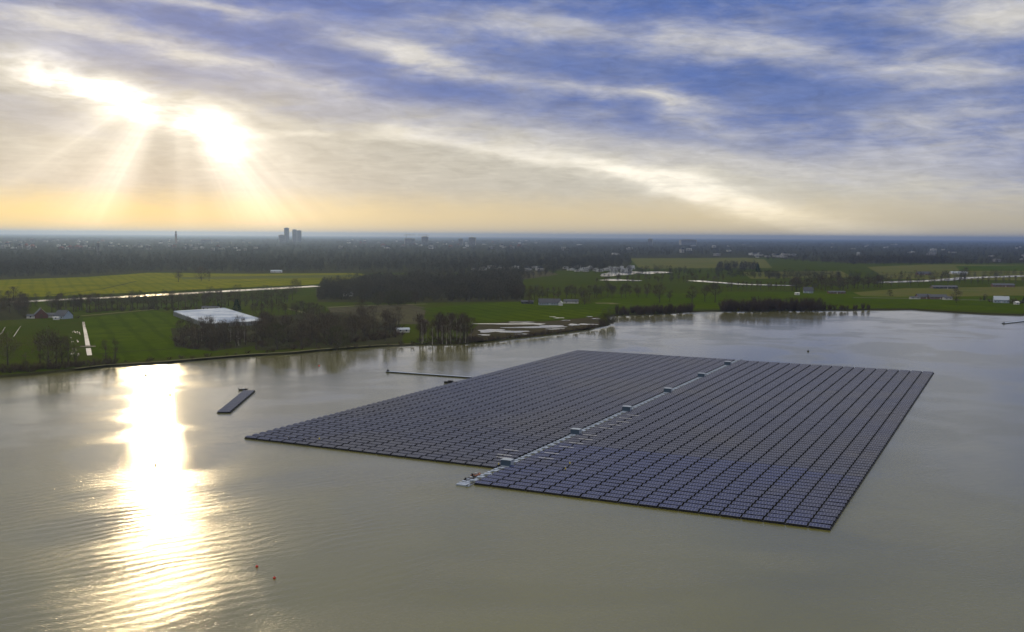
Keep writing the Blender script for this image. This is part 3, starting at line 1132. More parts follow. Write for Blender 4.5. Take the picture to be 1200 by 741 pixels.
def bare_tree(seed, H, cw, cb, nclump, ntw, tw, up=0.5, shape='round', limb=True, trunk_r=0.022):
    """trunk and limbs as tubes, crown as many thin twigs; returns (trunk mesh builder, crown quads)"""
    rng = np.random.default_rng(seed)
    C = []
    while len(C) < nclump:
        t = rng.uniform(0, 1)
        z = cb + (H - cb) * t
        if shape == 'round':
            rr = cw * math.sqrt(max(0.02, 1 - (2 * t - 0.9) ** 2 / 1.25)) * 0.92
        elif shape == 'column':
            rr = cw * (0.55 + 0.45 * math.sin(math.pi * min(1, t * 1.05)))
        else:
            rr = cw * (1.05 - 0.6 * t)
        a = rng.uniform(0, 2 * math.pi)
        k = math.sqrt(rng.uniform(0.08, 1.0)) * rng.uniform(0.75, 1.12)
        C.append((math.cos(a) * rr * k, math.sin(a) * rr * k, z))
    C = np.array(C)
    mb = MB()
    lean = rng.normal(0, 0.02 * H, 2)
    tr = trunk_r * H
    top = np.array([lean[0], lean[1], H * 0.8])
    n = 5
    pts = [(lean[0] * (i / n) ** 1.5, lean[1] * (i / n) ** 1.5, H * 0.8 * i / n - (0.3 if i == 0 else 0)) for i in range(n + 1)]
    mb.tube(pts, [tr * (1.35 if i == 0 else 1.0) * (1 - 0.8 * i / n) for i in range(n + 1)], 5)
    if limb:
        for c in C[::2]:
            z0 = max(0.18 * H, min(0.76 * H, c[2] - np.hypot(c[0], c[1]) * rng.uniform(0.6, 1.2) - 0.05 * H))
            f = z0 / (H * 0.8)
            p = np.array([lean[0] * f ** 1.5, lean[1] * f ** 1.5, z0])
            m = (p + c) / 2 + np.array([0, 0, -0.03 * H])
            mb.tube([p, m, c], [tr * .42 * (1 - .6 * f), tr * .26, tr * .10], 3, cap=False)
    cl = rng.integers(0, nclump, ntw)
    spread = 0.115 * H * (cw / (0.33 * H)) ** 0.5
    P0 = C[cl] + rng.normal(0, spread * 0.62, (ntw, 3)) * np.array([1, 1, .8])
    ctr = np.array([0, 0, cb + (H - cb) * .25])
    D = (P0 - ctr) / H + rng.normal(0, .33, (ntw, 3)) + np.array([0, 0, up])
    L = rng.uniform(.055, .125, ntw) * H
    W = rng.uniform(.5, 1.3, ntw) * tw
    P0[:, 2] = np.maximum(P0[:, 2], 0.05)
    return mb, twig_quads(P0, D, L, W, rng)


def shrub(seed, H, w, nst, ntw, tw):
    rng = np.random.default_rng(seed)
    mb = MB()
    tips = []
    for i in range(nst):
        a = rng.uniform(0, 6.283)
        r = w * math.sqrt(rng.uniform(.02, 1))
        h = H * rng.uniform(.55, 1.0) * (1 - .35 * (r / w) ** 2)
        b0 = np.array([math.cos(a) * r * .35, math.sin(a) * r * .35, -.1])
        tp = np.array([math.cos(a) * r, math.sin(a) * r, h])
        tips.append((b0, tp))
        mb.tube([b0, b0 * .45 + tp * .55 + np.array([0, 0, .1 * h]), tp], [.014 * H, .010 * H, .004 * H], 3, cap=False)
    k = rng.integers(0, nst, ntw)
    t = rng.uniform(.08, 1.0, ntw)
    B0 = np.array([x[0] for x in tips])[k]
    T = np.array([x[1] for x in tips])[k]
    P0 = B0 + (T - B0) * t[:, None] + rng.normal(0, .07 * w, (ntw, 3))
    P0[:, 2] = np.maximum(P0[:, 2], 0.02)
    D = (T - B0) / np.linalg.norm(T - B0, axis=1, keepdims=True) + rng.normal(0, .38, (ntw, 3))
    D[:, 2] = np.abs(D[:, 2])
    return mb, twig_quads(P0, D, rng.uniform(.12, .26, ntw) * H, rng.uniform(.5, 1.3, ntw) * tw, rng)


def conifer(seed, H, w, n):
    rng = np.random.default_rng(seed)
    mb = MB()
    mb.tube([(0, 0, -.3), (0, 0, H * .5), (0, 0, H * .96)], [.018 * H, .011 * H, .003 * H], 5)
    t = rng.uniform(0, 1, n) ** 1.25
    z = H * (.08 + .9 * t)
    a = rng.uniform(0, 6.283, n)
    lump = 1 + .22 * np.sin(a * 3 + t * 17) + .15 * np.sin(t * 40)
    r = w * (1.02 - t) * np.sqrt(rng.uniform(.15, 1, n)) * lump
    P0 = np.stack([np.cos(a) * r, np.sin(a) * r, z], 1)
    D = np.stack([np.cos(a), np.sin(a), rng.uniform(-.5, .25, n)], 1) + rng.normal(0, .25, (n, 3))
    return mb, twig_quads(P0, D, rng.uniform(.05, .10, n) * H, rng.uniform(.02, .045, n) * H, rng)


KIND = {}


def reg(kind, name, cat, H, gens, crown_mat, bark, crown_name='crown', trunk_name='trunk'):
    vs = []
    for mb, q in gens:
        vs.append((mb.mesh(trunk_name, M[bark]), quads_mesh(crown_name, q, M[crown_mat])))
    KIND[kind] = dict(name=name, cat=cat, H=H, vs=vs, protos={}, cn=crown_name, tn=trunk_name)


reg('broad', 'bare_tree', 'tree', 16, [bare_tree(100 + i, 16, 5.4, 4.2, 30, 760, .15) for i in range(6)], 'twig', 'bark')
reg('wide', 'bare_tree', 'tree', 16, [bare_tree(140 + i, 16, 6.8, 2.6, 40, 1000, .16) for i in range(4)], 'twig', 'bark')
reg('poplar', 'bare_tree', 'tree', 17, [bare_tree(200 + i, 17, 2.6, 3.2, 24, 420, .12, .9, 'column') for i in range(6)], 'twig', 'bark')
reg('row', 'bare_tree', 'tree', 14, [bare_tree(240 + i, 14, 3.0, 5.2, 22, 420, .15, .6) for i in range(5)], 'twig', 'bark')
reg('birch', 'birch_tree', 'tree', 17, [bare_tree(300 + i, 17, 2.3, 5.0, 20, 330, .11, .8, 'column', True, .012) for i in range(5)], 'scrub', 'birchbark')
reg('willow', 'willow_tree', 'tree', 11, [bare_tree(340 + i, 11, 5.4, .8, 40, 1200, .13, .7) for i in range(3)], 'greentwig', 'bark')
reg('shrub', 'bare_shrub', 'shrub', 4, [shrub(400 + i, 4, 2.6, 16, 330, .07) for i in range(5)], 'scrub', 'bark', 'twigs', 'stems')
reg('scrub', 'willow_shrub', 'shrub', 9, [shrub(440 + i, 9, 3.6, 18, 460, .13) for i in range(5)], 'scrub', 'bark', 'twigs', 'stems')
reg('conifer', 'conifer_tree', 'tree', 13, [conifer(500 + i, 13, 3.3, 900) for i in range(3)], 'needle', 'bark')

COUNT = {}


def plant(kind, p, h, label, group=None, wide=1.0):
    K = KIND[kind]
    COUNT[kind] = COUNT.get(kind, 0) + 1
    i = random.randrange(len(K['vs']))
    r = empty(K['name'], (p[0], p[1], LAND_Z - .05), random.uniform(0, 6.28))
    s = h / K['H']
    r.scale = (s * wide * random.uniform(.88, 1.12), s * wide * random.uniform(.88, 1.12), s)
    tag(r, label, K['cat'], group)
    tm, cm = K['vs'][i]
    for nm, m_ in ((K['tn'], tm), (K['cn'], cm)):
        o = bpy.data.objects.new(nm, m_)
        COL.objects.link(o)
        o.parent = r
    return r


def plants(kind, px, n, hr, label, group, jx=3, jy=1.0, wide=1.0):
    """n plants spread along a line of photograph points"""
    pts = [Vector((x, y)) for x, y in px]
    seg = [(b_ - a).length for a, b_ in zip(pts[:-1], pts[1:])]
    tot = sum(seg)
    for i in range(n):
        d = (i + random.uniform(.2, .8)) / n * tot
        k = 0
        while k < len(seg) - 1 and d > seg[k]:
            d -= seg[k]; k += 1
        q = pts[k].lerp(pts[k + 1], min(1, d / seg[k]))
        kd = random.choice(kind) if isinstance(kind, (list, tuple)) else kind
        plant(kd, G(q.x + random.uniform(-jx, jx), q.y + random.uniform(-jy, jy), LAND_Z), random.uniform(*hr), label, group, wide)


def inside(x, y, poly):
    c = False
    j = len(poly) - 1
    for i in range(len(poly)):
        xi, yi = poly[i]; xj, yj = poly[j]
        if (yi > y) != (yj > y) and x < (xj - xi) * (y - yi) / (yj - yi) + xi:
            c = not c
        j = i
    return c


def grove(kind, poly, n, hr, label, group, wide=1.0):
    xs, ys = [p[0] for p in poly], [p[1] for p in poly]
    k = 0
    pl = []
    while k < n:
        x, y = random.uniform(min(xs), max(xs)), random.uniform(min(ys), max(ys))
        if inside(x, y, poly) and all((x - a) ** 2 + 5 * (y - b_) ** 2 > 5 or random.random() < .1 for a, b_ in pl):
            pl.append((x, y))
            kd = random.choice(kind) if isinstance(kind, (list, tuple)) else kind
            plant(kd, G(x, y, LAND_Z), random.uniform(*hr), label, group, wide)
            k += 1


# single trees one can point at
for kind, x, y, h, lab in (
        ('broad', 9, 428, 18.5, 'tall bare tree on the left bank, first from the photo edge'),
        ('wide', 57, 430, 20, 'tallest bare tree of the left bank group, with a broad spreading crown'),
        ('poplar', 73, 428, 18, 'slender bare tree right of the broad one on the left bank'),
        ('broad', 66, 426.5, 16, 'bare tree just behind the broad one on the left bank'),
        ('poplar', 88, 427, 13, 'thin bare tree beside the flooded spots, last of the left bank group'),
        ('poplar', 80, 428, 17, 'slender bare tree by the flooded spots of the left field'),
        ('poplar', 47, 426, 14, 'short bare tree tucked left of the broad one on the left bank'),
        ('poplar', 30, 431, 9, 'small bare tree between the two tall ones on the left bank'),
        ('poplar', 124, 424, 13.5, 'left one of a bare pair at the foot of the green field'),
        ('poplar', 135.5, 422.5, 13, 'right one of a bare pair at the foot of the green field'),
        ('broad', 209, 330.6, 17, 'lone bare tree at the near edge of the yellow field'),
        ('wide', 236, 329, 22, 'large spreading bare tree on the yellow field edge'),
        ('row', 245, 329.5, 15, 'smaller bare tree just right of the spreading one by the yellow field'),
        ('conifer', 277.5, 365.3, 13, 'dark conifer at the far corner of the greenhouse'),
        ('conifer', 256, 362.5, 6.5, 'small dark conifer behind the back wall of the greenhouse'),
        ('willow', 28, 372.5, 9, 'pale round willow left of the red gabled farmhouse'),
        ('wide', 347, 344, 19, 'round bare tree standing over the right end of the left canal'),
        ('wide', 424, 371, 15, 'dark round bare tree topping the thicket by the shore'),
        ('willow', 395, 410, 15, 'olive green willow bulging over the shore path'),
        ('willow', 325, 410, 17, 'wide greenish willow left of the bulging one at the shore'),
        ('willow', 712, 381.6, 15, 'big brown willow on the tip of the spit'),
        ('scrub', 706, 382.4, 9, 'lower shrub left of the big willow on the spit'),
        ('scrub', 717, 379.5, 10, 'shrub right of the big willow on the spit'),
        ('broad', 773, 354.8, 22, 'tall bare tree in the meadow behind the brown scrub belt, left of a gap'),
        ('broad', 811, 354.8, 19, 'bare tree over the gap between the two scrub belts'),
        ('broad', 826, 353.5, 18, 'bare tree in the middle of three standing over the scrub gap'),
        ('broad', 838, 354.8, 23, 'tallest bare tree standing over the scrub gap'),
        ('row', 785, 353.6, 14, 'small bare tree right of the tall one behind the scrub belt'),
        ('wide', 1120.5, 355.2, 16, 'dark round tree at the end of the farm barns near the right shore'),
        ('willow', 1043, 347.3, 8, 'small pale round tree alone on the olive field'),
        ('wide', 685, 357.2, 15, 'dense round bare tree right of the low farmhouse'),
        ('wide', 620, 356.5, 13, 'bare tree at the left end of the low farmhouse'),
        ('conifer', 888, 319.5, 20, 'dark tree at the left corner of the far olive field'),
        ('shrub', 537, 403.6, 3.5, 'low shrub leaning over the water beside the birches'),
        ('wide', 1131, 325, 18, 'dark tree beside the bright canal bend on the right'),
        ('row', 1104, 330, 13, 'bare tree left of the canal bend on the right')):
    plant(kind, G(x, y, LAND_Z), h, lab, None, 1.2)

plants(['poplar', 'row', 'poplar'], [(58, 366), (100, 364.5), (150, 362.5), (200, 360.5), (250, 359.3), (300, 357.5), (345, 353)], 62, (12, 18),
       'tall bare tree in the long row between green field and canal', 'bare trees in the long row below the canal', 2, 1.4, 1.6)
plants(['shrub'], [(100, 366.5), (180, 362.5), (205, 364), (262, 361)], 26, (3, 6),
       'low bare shrub along the hedge behind the green field', 'hedge shrubs behind the green field', 2, .8, 1.3)
grove(['broad', 'row', 'broad'], [(-25, 352), (32, 349), (34, 372), (-30, 376)], 26, (11, 15), 'dark bare tree in the dense wood at the left photo edge', 'trees of the wood at the left edge', 1.4)
grove(['poplar', 'birch', 'row', 'poplar'], [(206, 398), (235, 390), (286, 389), (288, 405), (262, 410.5), (210, 407)], 44, (12, 15.5),
      'bare tree in the dense copse below the greenhouse', 'bare trees of the copse below the greenhouse', 1.5)
grove(['broad', 'wide', 'row', 'broad'], [(292, 393), (350, 388), (400, 380), (470, 380), (468, 401), (420, 404), (350, 408), (300, 410)], 46, (13, 19),
      'bare tree in the thicket between greenhouse and birches', 'bare trees of the shore thicket', 1.2)
grove('shrub', [(205, 400), (235, 394), (288, 392), (290, 406), (262, 411.5), (208, 408)], 34, (3.5, 6), 'low bare undergrowth shrub in the copse below the greenhouse', 'undergrowth of the copse below the greenhouse', 1.5)
grove('shrub', [(292, 396), (350, 392), (400, 384), (472, 384), (470, 402), (420, 405), (350, 409), (300, 411)], 40, (4, 7), 'low bare undergrowth shrub in the shore thicket', 'undergrowth of the shore thicket', 1.5)
grove('shrub', [(484, 400), (545, 396), (562, 398), (552, 402.5), (505, 403.8)], 16, (3, 5), 'low bare undergrowth shrub between the birches', 'undergrowth of the birch copse', 1.4)
plants(['row', 'broad'], [(296, 370), (330, 367), (360, 370), (382, 374)], 22, (10, 13), 'bare tree in the double row leading to the brown field', 'row trees left of the brown field', 2, 2)
grove(['birch', 'birch', 'birch', 'row'], [(500, 396), (545, 392), (562, 398), (552, 402.5), (505, 403.5), (484, 401)], 34, (15, 20),
      'slender pale stemmed birch in the shore copse', 'birches of the shore copse', 1.25)
plants('shrub', [(-6, 437), (40, 434.5), (100, 429), (135, 425.5)], 30, (3, 6.5), 'low bare shrub on the left bank', 'shrubs along the left bank', 3, 1.6, 1.2)
plants('shrub', [(140, 425), (200, 422), (300, 413.5), (380, 408), (490, 403.2)], 22, (1.6, 3.5), 'small bare shrub beside the shore path', 'shrubs beside the shore path', 6, .8, 1.2)
plants('shrub', [(545, 401.5), (600, 396.5), (650, 391), (700, 383.5)], 40, (1.8, 5), 'bare shrub on the marshy spit', 'shrubs on the marshy spit', 2, .7, 1.3)
plants('scrub', [(724, 368.8), (777, 366.8), (810, 365)], 46, (7, 11), 'brown leafless shrub in the left scrub belt of the far shore', 'shrubs of the left scrub belt', 2, 1.2)
plants('scrub', [(845, 363.8), (900, 363.5), (962, 363)], 52, (10, 16.5), 'tall brown leafless shrub in the right scrub belt of the far shore', 'shrubs of the right scrub belt', 2, 1.2)
plants('scrub', [(962, 363.2), (1022, 362.5)], 16, (4, 9), 'lower leafless shrub at the thinning end of the far shore scrub', 'shrubs at the thinning end of the scrub', 2, .7)
plants(['row', 'broad'], [(600, 352.5), (650, 351), (700, 349), (770, 347.5)], 30, (13, 18), 'bare tree in the belt behind the low farmhouse', 'bare trees behind the low farmhouse', 3, 1.2)
plants('row', [(850, 341), (900, 340), (930, 339.5)], 14, (12, 14), 'bare avenue tree in the spaced row before the far canal', 'avenue trees before the far canal', .6, .3)
plants(['broad', 'row'], [(925, 341), (960, 340), (1000, 338.5), (1042, 337)], 28, (13, 20), 'bare tree in the belt above the right scrub', 'bare trees above the right scrub', 3, 1.6, 1.5)
plants(['row'], [(1042, 336.5), (1090, 334.5), (1150, 333.5), (1215, 331.5)], 24, (11, 15), 'bare tree in the row along the right canal', 'bare trees along the right canal', 1.5, .5)
plants(['broad', 'shrub', 'conifer'], [(1146, 353.5), (1165, 353), (1190, 355), (1215, 356)], 14, (4, 9), 'garden tree around the pale blue farmhouse', 'garden trees of the pale blue farmhouse', 3, 1.5)
plants(['willow', 'wide'], [(440, 357.5), (488, 357)], 9, (12, 16), 'greyish round tree standing before the middle wood', 'round trees before the middle wood', 2, 1.5)
plants(['shrub', 'willow'], [(40, 373.5), (62, 373.5), (94, 373)], 8, (3, 5), 'garden shrub by the red gabled farm', 'garden shrubs of the red gabled farm', 3, .8)
plants(['row', 'broad'], [(700, 333), (760, 331), (850, 332)], 26, (10, 15), 'bare tree in the belt between the ponds and the meadow', 'bare trees below the ponds', 3, 2)


# ------------------------------------------------------------------ far woods (uncountable)
def canopy_template(seed, dark):
    if dark:
        mb, q = conifer(seed, 1.0, .26, 90)
        c = q.mean(1, keepdims=True)
        q = c + (q - c) * np.array([1.6, 1.6, 1.4])
    else:
        mb, q = bare_tree(seed, 1.0, .30, .16, 22, 120, .024, .6, 'round', False)
    tk = np.array([[(-.018, 0, 0), (.018, 0, 0), (.008, 0, .6), (-.008, 0, .6)], [(0, -.018, 0), (0, .018, 0), (0, .008, .6), (0, -.008, .6)]])
    return np.concatenate([q, tk])


TPL = [canopy_template(600 + i, False) for i in range(6)]
TPD = [canopy_template(650 + i, True) for i in range(2)]


def woodland(label, poly, n, hr, mat, dark=0.0, rows=0.5, wide=1.0):
    xs, ys = [p[0] for p in poly], [p[1] for p in poly]
    out = []
    k = 0
    ph = random.uniform(0, 9)
    while k < n:
        x, y = random.uniform(min(xs), max(xs)), random.uniform(min(ys), max(ys))
        if not inside(x, y, poly):
            continue
        if rows and math.sin(y * 1.9 + x * .013 + ph) + .6 * math.sin(x * .05 + y * .7 + ph) < -rows and random.random() < .8:
            continue
        k += 1
        p = G(x, y, LAND_Z)
        h = random.uniform(*hr)
        T = random.choice(TPD) if random.random() < dark else random.choice(TPL)
        a = random.uniform(0, 6.28)
        w = h * wide * random.uniform(.85, 1.25)
        c, s = math.cos(a) * w, math.sin(a) * w
        Q = np.empty_like(T)
        Q[..., 0] = T[..., 0] * c - T[..., 1] * s + p.x
        Q[..., 1] = T[..., 0] * s + T[..., 1] * c + p.y
        Q[..., 2] = T[..., 2] * h + LAND_Z
        out.append(Q)
    o = link_mesh('woodland', quads_mesh('woodland', np.concatenate(out), M[mat]))
    tag(o, label, 'woodland', None, 'stuff')
    return o


woodland('dense bare wood in the middle distance, right of the left canal', [(372, 353), (380, 340), (430, 330), (520, 324), (608, 322), (614, 352), (493, 354)],
         1500, (10, 19), 'woodtwig', .05, .1, 1.15)
woodland('long brown wood between the yellow field and the hazy town', [(-60, 328), (0, 326), (90, 323.5), (180, 318), (300, 319.5), (425, 318.5), (520, 320), (605, 321), (600, 299), (300, 297), (-60, 297)],
         3400, (13, 20), 'woodtwig', .06, 0, 1.1)
woodland('blue hazed wood beyond the ponds', [(596, 318), (662, 317), (740, 312), (736, 302), (800, 299.5), (900, 300), (900, 291), (590, 290)], 1500, (13, 19), 'woodtwig', .08, .2, 1.1)
woodland('far wood above the right hand fields', [(890, 304), (985, 310), (1290, 310.5), (1290, 289), (890, 289)], 1800, (12, 18), 'woodtwig', .25, .25, 1.1)
woodland('dark block of trees on the far olive field', [(840, 318), (889, 318), (887, 312), (842, 313)], 90, (14, 18), 'woodtwig', .7, 0, 1.1)
woodland('dark conifer block above the right fields', [(992, 309), (1118, 309), (1112, 304), (998, 304)], 260, (16, 21), 'woodtwig', .8, 0, 1.1)
woodland('last belts of trees below the horizon', [(-60, 297), (600, 297), (1290, 293), (1290, 281.8), (600, 277.9), (-60, 273.4)], 5200, (13, 20), 'woodtwig', .05, .1, 1.5)
woodland('faint woods along the horizon', [(-60, 283), (600, 286), (1290, 289), (1290, 282.4), (600, 278.4), (-60, 274.2)], 2600, (14, 20), 'woodtwig', .0, .1, 4.5)
woodland('hedges scattered over the right hand fields', [(900, 328), (990, 326), (1000, 330), (1290, 322), (1290, 318), (1040, 327), (900, 324)], 260, (7, 15), 'woodtwig', .1, .3, 1.1)
woodland('thin trees around the ponds and caravans', [(612, 330), (660, 319), (745, 323), (800, 322), (900, 328), (985, 327), (985, 325), (880, 322), (790, 318.5), (740, 316), (650, 316), (600, 320)],
         330, (8, 15), 'woodtwig', .05, .3, 1.2)
woodland('tree line along the near bank of the left canal', [(20, 357), (150, 350.5), (340, 341.5), (345, 347), (150, 357), (30, 364)], 170, (5, 12), 'woodtwig', .05, .2, 1.1)


# ------------------------------------------------------------------ buildings
def house(loc, rz, w, d, h, rh, wallm, roofm, label, group=None, nwin=3, chim=True, name='farmhouse', cat='house', gable=None, two=False):
    """long side along local x, front faces local -y"""
    r = empty(name, loc, rz)
    tag(r, label, cat, group)
    b = MB()
    b.box(-w / 2, w / 2, -d / 2, d / 2, -.2, h)
    b.build('wall', wallm, r)
    b = MB()
    for s in (-1, 1):
        x = s * w / 2
        b.prism([(-d / 2, h + .003), (d / 2, h + .003), (0, h + rh - .1)], -.12, .12)
        n = 6
        for i in range(len(b.v) - n, len(b.v)):
            vx, vy, vz = b.v[i]
            b.v[i] = (x - s * .13 + vy, vx, vz)
    b.build('gable', gable or wallm, r)
    b = MB()
    ov = .45
    for s in (-1, 1):
        A = [(-w / 2 - ov, s * (d / 2 + ov), h - ov * rh / (d / 2)), (w / 2 + ov, s * (d / 2 + ov), h - ov * rh / (d / 2)), (w / 2 + ov, 0, h + rh), (-w / 2 - ov, 0, h + rh)]
        U = [(x, y, z + .18) for x, y, z in A]
        if s > 0:
            A, U = A[::-1], U[::-1]
        b.face(U); b.face(A[::-1])
        for i in range(4):
            j = (i + 1) % 4
            b.face([A[i], A[j], U[j], U[i]])
    ro = b.build('roof', roofm, r)
    if chim:
        b = MB()
        b.box(w * .22, w * .22 + .8, -.4, .4, h + rh * .55, h + rh + 1.0)
        b.box(w * .22 - .08, w * .22 + .88, -.48, .48, h + rh + 1.003, h + rh + 1.15)
        b.build('chimney', M['brownbrick'], ro)
    for k in range(nwin):
        x = -w / 2 + w * (k + .5) / nwin
        for zz in ((.9, 3.6) if two else (.9,)):
            if nwin > 2 and k == nwin // 2 and zz < 1:
                b = MB()
                b.box(x - .5, x + .5, -d / 2 - .06, -d / 2 - .003, 0, 2.1)
                b.build('door', M['white'], r)
                continue
            if zz + 1.3 > h:
                continue
            b = MB()
            b.box(x - .75, x + .75, -d / 2 - .07, -d / 2 - .003, zz, zz + 1.35)
            f = b.build('window', M['white'], r)
            b = MB()
            b.box(x - .62, x + .62, -d / 2 - .085, -d / 2 - .072, zz + .12, zz + 1.22)
            b.build('pane', M['glassdark'], f)
    return r


def at(x, y):
    p = G(x, y, LAND_Z)
    return (p.x, p.y, LAND_Z)


house(at(48, 372.6), math.radians(-62), 15, 11, 3.2, 5.6, M['brick'], M['slate'], 'farmhouse with steep dark roof and red gable behind the left field', nwin=3, gable=M['brick'])
house(at(60, 372.2), .05, 20, 7, 2.6, 1.7, M['palewall'], M['slate'], 'long low barn joining the red gabled farmhouse', nwin=5, chim=False, name='barn', cat='barn')
house(at(74.5, 373.3), math.radians(-25), 13, 10, 3.0, 4.6, M['bluewall'], M['slate'], 'dark roofed barn at the right end of the left farm', nwin=2, chim=False, name='barn', cat='barn')
house(at(37, 373.2), .1, 7, 5, 2.4, 1.4, M['palewall'], M['slate'], 'little pale shed left of the red gabled farmhouse', nwin=1, chim=False, name='shed', cat='shed')
house(at(66, 374.8), .02, 5, 2.4, 2.2, .4, M['white'], M['white'], 'white caravan parked before the left farm', nwin=1, chim=False, name='caravan', cat='caravan')
house(at(644, 357.4), .03, 25, 11, 2.9, 4.2, M['bluewall'], M['slate'], 'low farmhouse with long dark roof and a row of white windows', nwin=9)
house(at(657, 358.2), math.radians(80), 5, 4.5, 2.8, 2.2, M['white'], M['white'], 'small white gabled annex at the right end of the low farmhouse', nwin=1, chim=False, name='annex', cat='house')
house(at(618, 356.0), .0, 14, 6, 2.4, 1.6, M['darksteel'], M['slate'], 'dark low shed left of the low farmhouse', nwin=2, chim=False, name='shed', cat='shed')
house(at(669, 355.6), .03, 17, 8, 2.6, 2.0, M['palewall'], M['slate'], 'long low barn between the low farmhouse and the round tree', nwin=3, chim=False, name='barn', cat='barn')
house(at(1082, 350.3), .0, 18, 10, 3.0, 3.4, M['brownbrick'], M['slate'], 'dark barn at the left of the farm near the right shore', nwin=4, chim=False, name='barn', cat='barn')
house(at(1098, 350.6), .06, 24, 10, 3.0, 3.0, M['brownbrick'], M['slate'], 'long dark barn in the middle of the farm near the right shore', nwin=6, chim=False, name='barn', cat='barn')
house(at(1110, 351.4), .2, 11, 6, 2.6, 1.6, M['palewall'], M['slate'], 'small pale shed beside the dark round tree', nwin=2, chim=False, name='shed', cat='shed')
house(at(1072, 350.6), .0, 13, 5, 2.2, 1.0, M['palewall'], M['slate'], 'flat dark shelter at the far left of the farm near the right shore', nwin=2, chim=False, name='shed', cat='shed')
house(at(1173, 355.0), -.3, 17, 10, 4.0, 4.2, M['bluewall'], M['controof'], 'pale blue farmhouse near the right photo edge', nwin=5)
house(at(1191, 357.0), .4, 5.5, 4, 2.6, 1.2, M['white'], M['white'], 'little white shed right of the pale blue farmhouse', nwin=1, chim=False, name='shed', cat='shed')
house(at(947, 343.5), -.2, 13, 10, 3.4, 4.8, M['bluewall'], M['slate'], 'blue grey house behind the right scrub belt', nwin=3)
house(at(934, 345.8), .1, 6, 4, 2.6, .8, M['white'], M['white'], 'low white shed left of the blue grey house', nwin=1, chim=False, name='shed', cat='shed')
house(at(980, 344.2), .0, 24, 8, 2.5, 1.2, M['brownbrick'], M['slate'], 'long flat barn right of the blue grey house', nwin=5, chim=False, name='barn', cat='barn')
house(at(1106, 338.2), .05, 40, 12, 2.6, 2.2, M['darksteel'], M['slate'], 'wide dark stable on the olive field', nwin=6, chim=False, name='stable', cat='barn')
house(at(1175, 336.3), -.1, 34, 12, 3.0, 2.6, M['brownbrick'], M['slate'], 'dark barn among trees below the right canal', nwin=6, chim=False, name='barn', cat='barn')
house(at(1082, 322.5), .1, 30, 12, 3.2, 4.5, M['brownbrick'], M['slate'], 'dark farm roof far out on the right fields', nwin=5, chim=True)
house(at(1123, 321.4), .0, 36, 14, 3.5, 2.5, M['white'], M['controof'], 'white roofed shed far out on the right fields', nwin=5, chim=False, name='shed', cat='shed')
house(at(408, 347.2), .0, 12, 8, 3.0, 3.0, M['white'], M['controof'], 'pale roofed cabin half hidden in the middle wood', nwin=2, chim=False, name='cabin', cat='house')
house(at(472, 389.5), .3, 10, 6, 2.4, 1.2, M['palewall'], M['controof'], 'pale shed between thicket and birches', nwin=2, chim=False, name='shed', cat='shed')
house(at(324, 319.5), .0, 22, 10, 3, 2, M['white'], M['controof'], 'white shed at the wood edge behind the yellow field', nwin=4, chim=False, name='shed', cat='shed')
house(at(247, 363.3), .0, 17, 7, 2.5, 1.2, M['palewall'], M['slate'], 'dark roofed shed behind the greenhouse', nwin=4, chim=False, name='shed', cat='shed')
# low foot bridge over the ditch
r = empty('plank_bridge', at(103.2, 407.2), 0.25)
tag(r, 'small dark plank bridge crossing the bright ditch', 'bridge')
b = MB(); b.box(-5, 5, -1, 1, .45, .65); b.build('deck', M['darksteel'], r)
b = MB()
for s in (-1, 1):
    b.box(-5, 5, s * .95 - .05, s * .95 + .05, 1.3, 1.4)
    for k in range(5):
        b.box(-4.8 + k * 2.4 - .05, -4.8 + k * 2.4 + .05, s * .95 - .05, s * .95 + .05, .652, 1.298)
b.build('railing', M['darksteel'], r)

# greenhouse: many low spans under pale glass
GZ = LAND_Z + 3.6
gc = [G(203, 365.8, GZ), G(263, 362, GZ), G(309.5, 376, GZ), G(241, 379.7, GZ)]       # far left, far right, near right, near left
gb = Vector((gc[3].x, gc[3].y, LAND_Z))
gh = empty('greenhouse', gb)
tag(gh, 'wide flat greenhouse with pale blue glass roof beside the green field', 'greenhouse')


def gp(u, v, z):
    p = (gc[3].lerp(gc[2], u)).lerp(gc[0].lerp(gc[1], u), v)
    return (p.x - gb.x, p.y - gb.y, z)


NS = 22
gm, gnt, gbs = new_mat('greenhouse_glass')
gg = gnt.nodes.new('ShaderNodeNewGeometry')
gf = noise(gnt, gg.outputs['Position'], 0.035, 4, 0.6).smooth(.35, .65)
gnt.links.new(mixc(gnt, gf, (0.20, 0.26, 0.36), (0.52, 0.55, 0.58)), gbs.inputs['Base Color'])
gbs.inputs['Roughness'].default_value = 0.28
b = MB()
for k in range(NS):
    v0, v1 = k / NS, (k + 1) / NS
    vm = (v0 + v1) / 2
    for j in range(10):
        u0, u1 = j / 10 + .0012, (j + 1) / 10 - .0012
        b.face([gp(u0, v0, 3.6), gp(u1, v0, 3.6), gp(u1, vm, 4.9), gp(u0, vm, 4.9)])
        b.face([gp(u0, vm, 4.9), gp(u1, vm, 4.9), gp(u1, v1, 3.6), gp(u0, v1, 3.6)])
b.build('glass_roof', gm, gh)
b = MB()
for k in range(NS):
    v0, v1 = k / NS, (k + 1) / NS
    for u in (0, 1):
        b.face([gp(u, v0, 3.6), gp(u, v1, 3.6), gp(u, (v0 + v1) / 2, 4.9)])
for A, B in (((0, 0), (1, 0)), ((1, 0), (1, 1)), ((1, 1), (0, 1)), ((0, 1), (0, 0))):
    b.face([gp(*A, -.2), gp(*B, -.2), gp(*B, 3.6), gp(*A, 3.6)])
b.build('wall', plain('greenhouse_wall', (0.16, 0.17, 0.17), 0.5, scale=.2), gh)
b = MB()
for k in range(NS + 1):
    b.tube([gp(-.002, k / NS, 3.64), gp(1.002, k / NS, 3.64)], [.13, .13], 4)
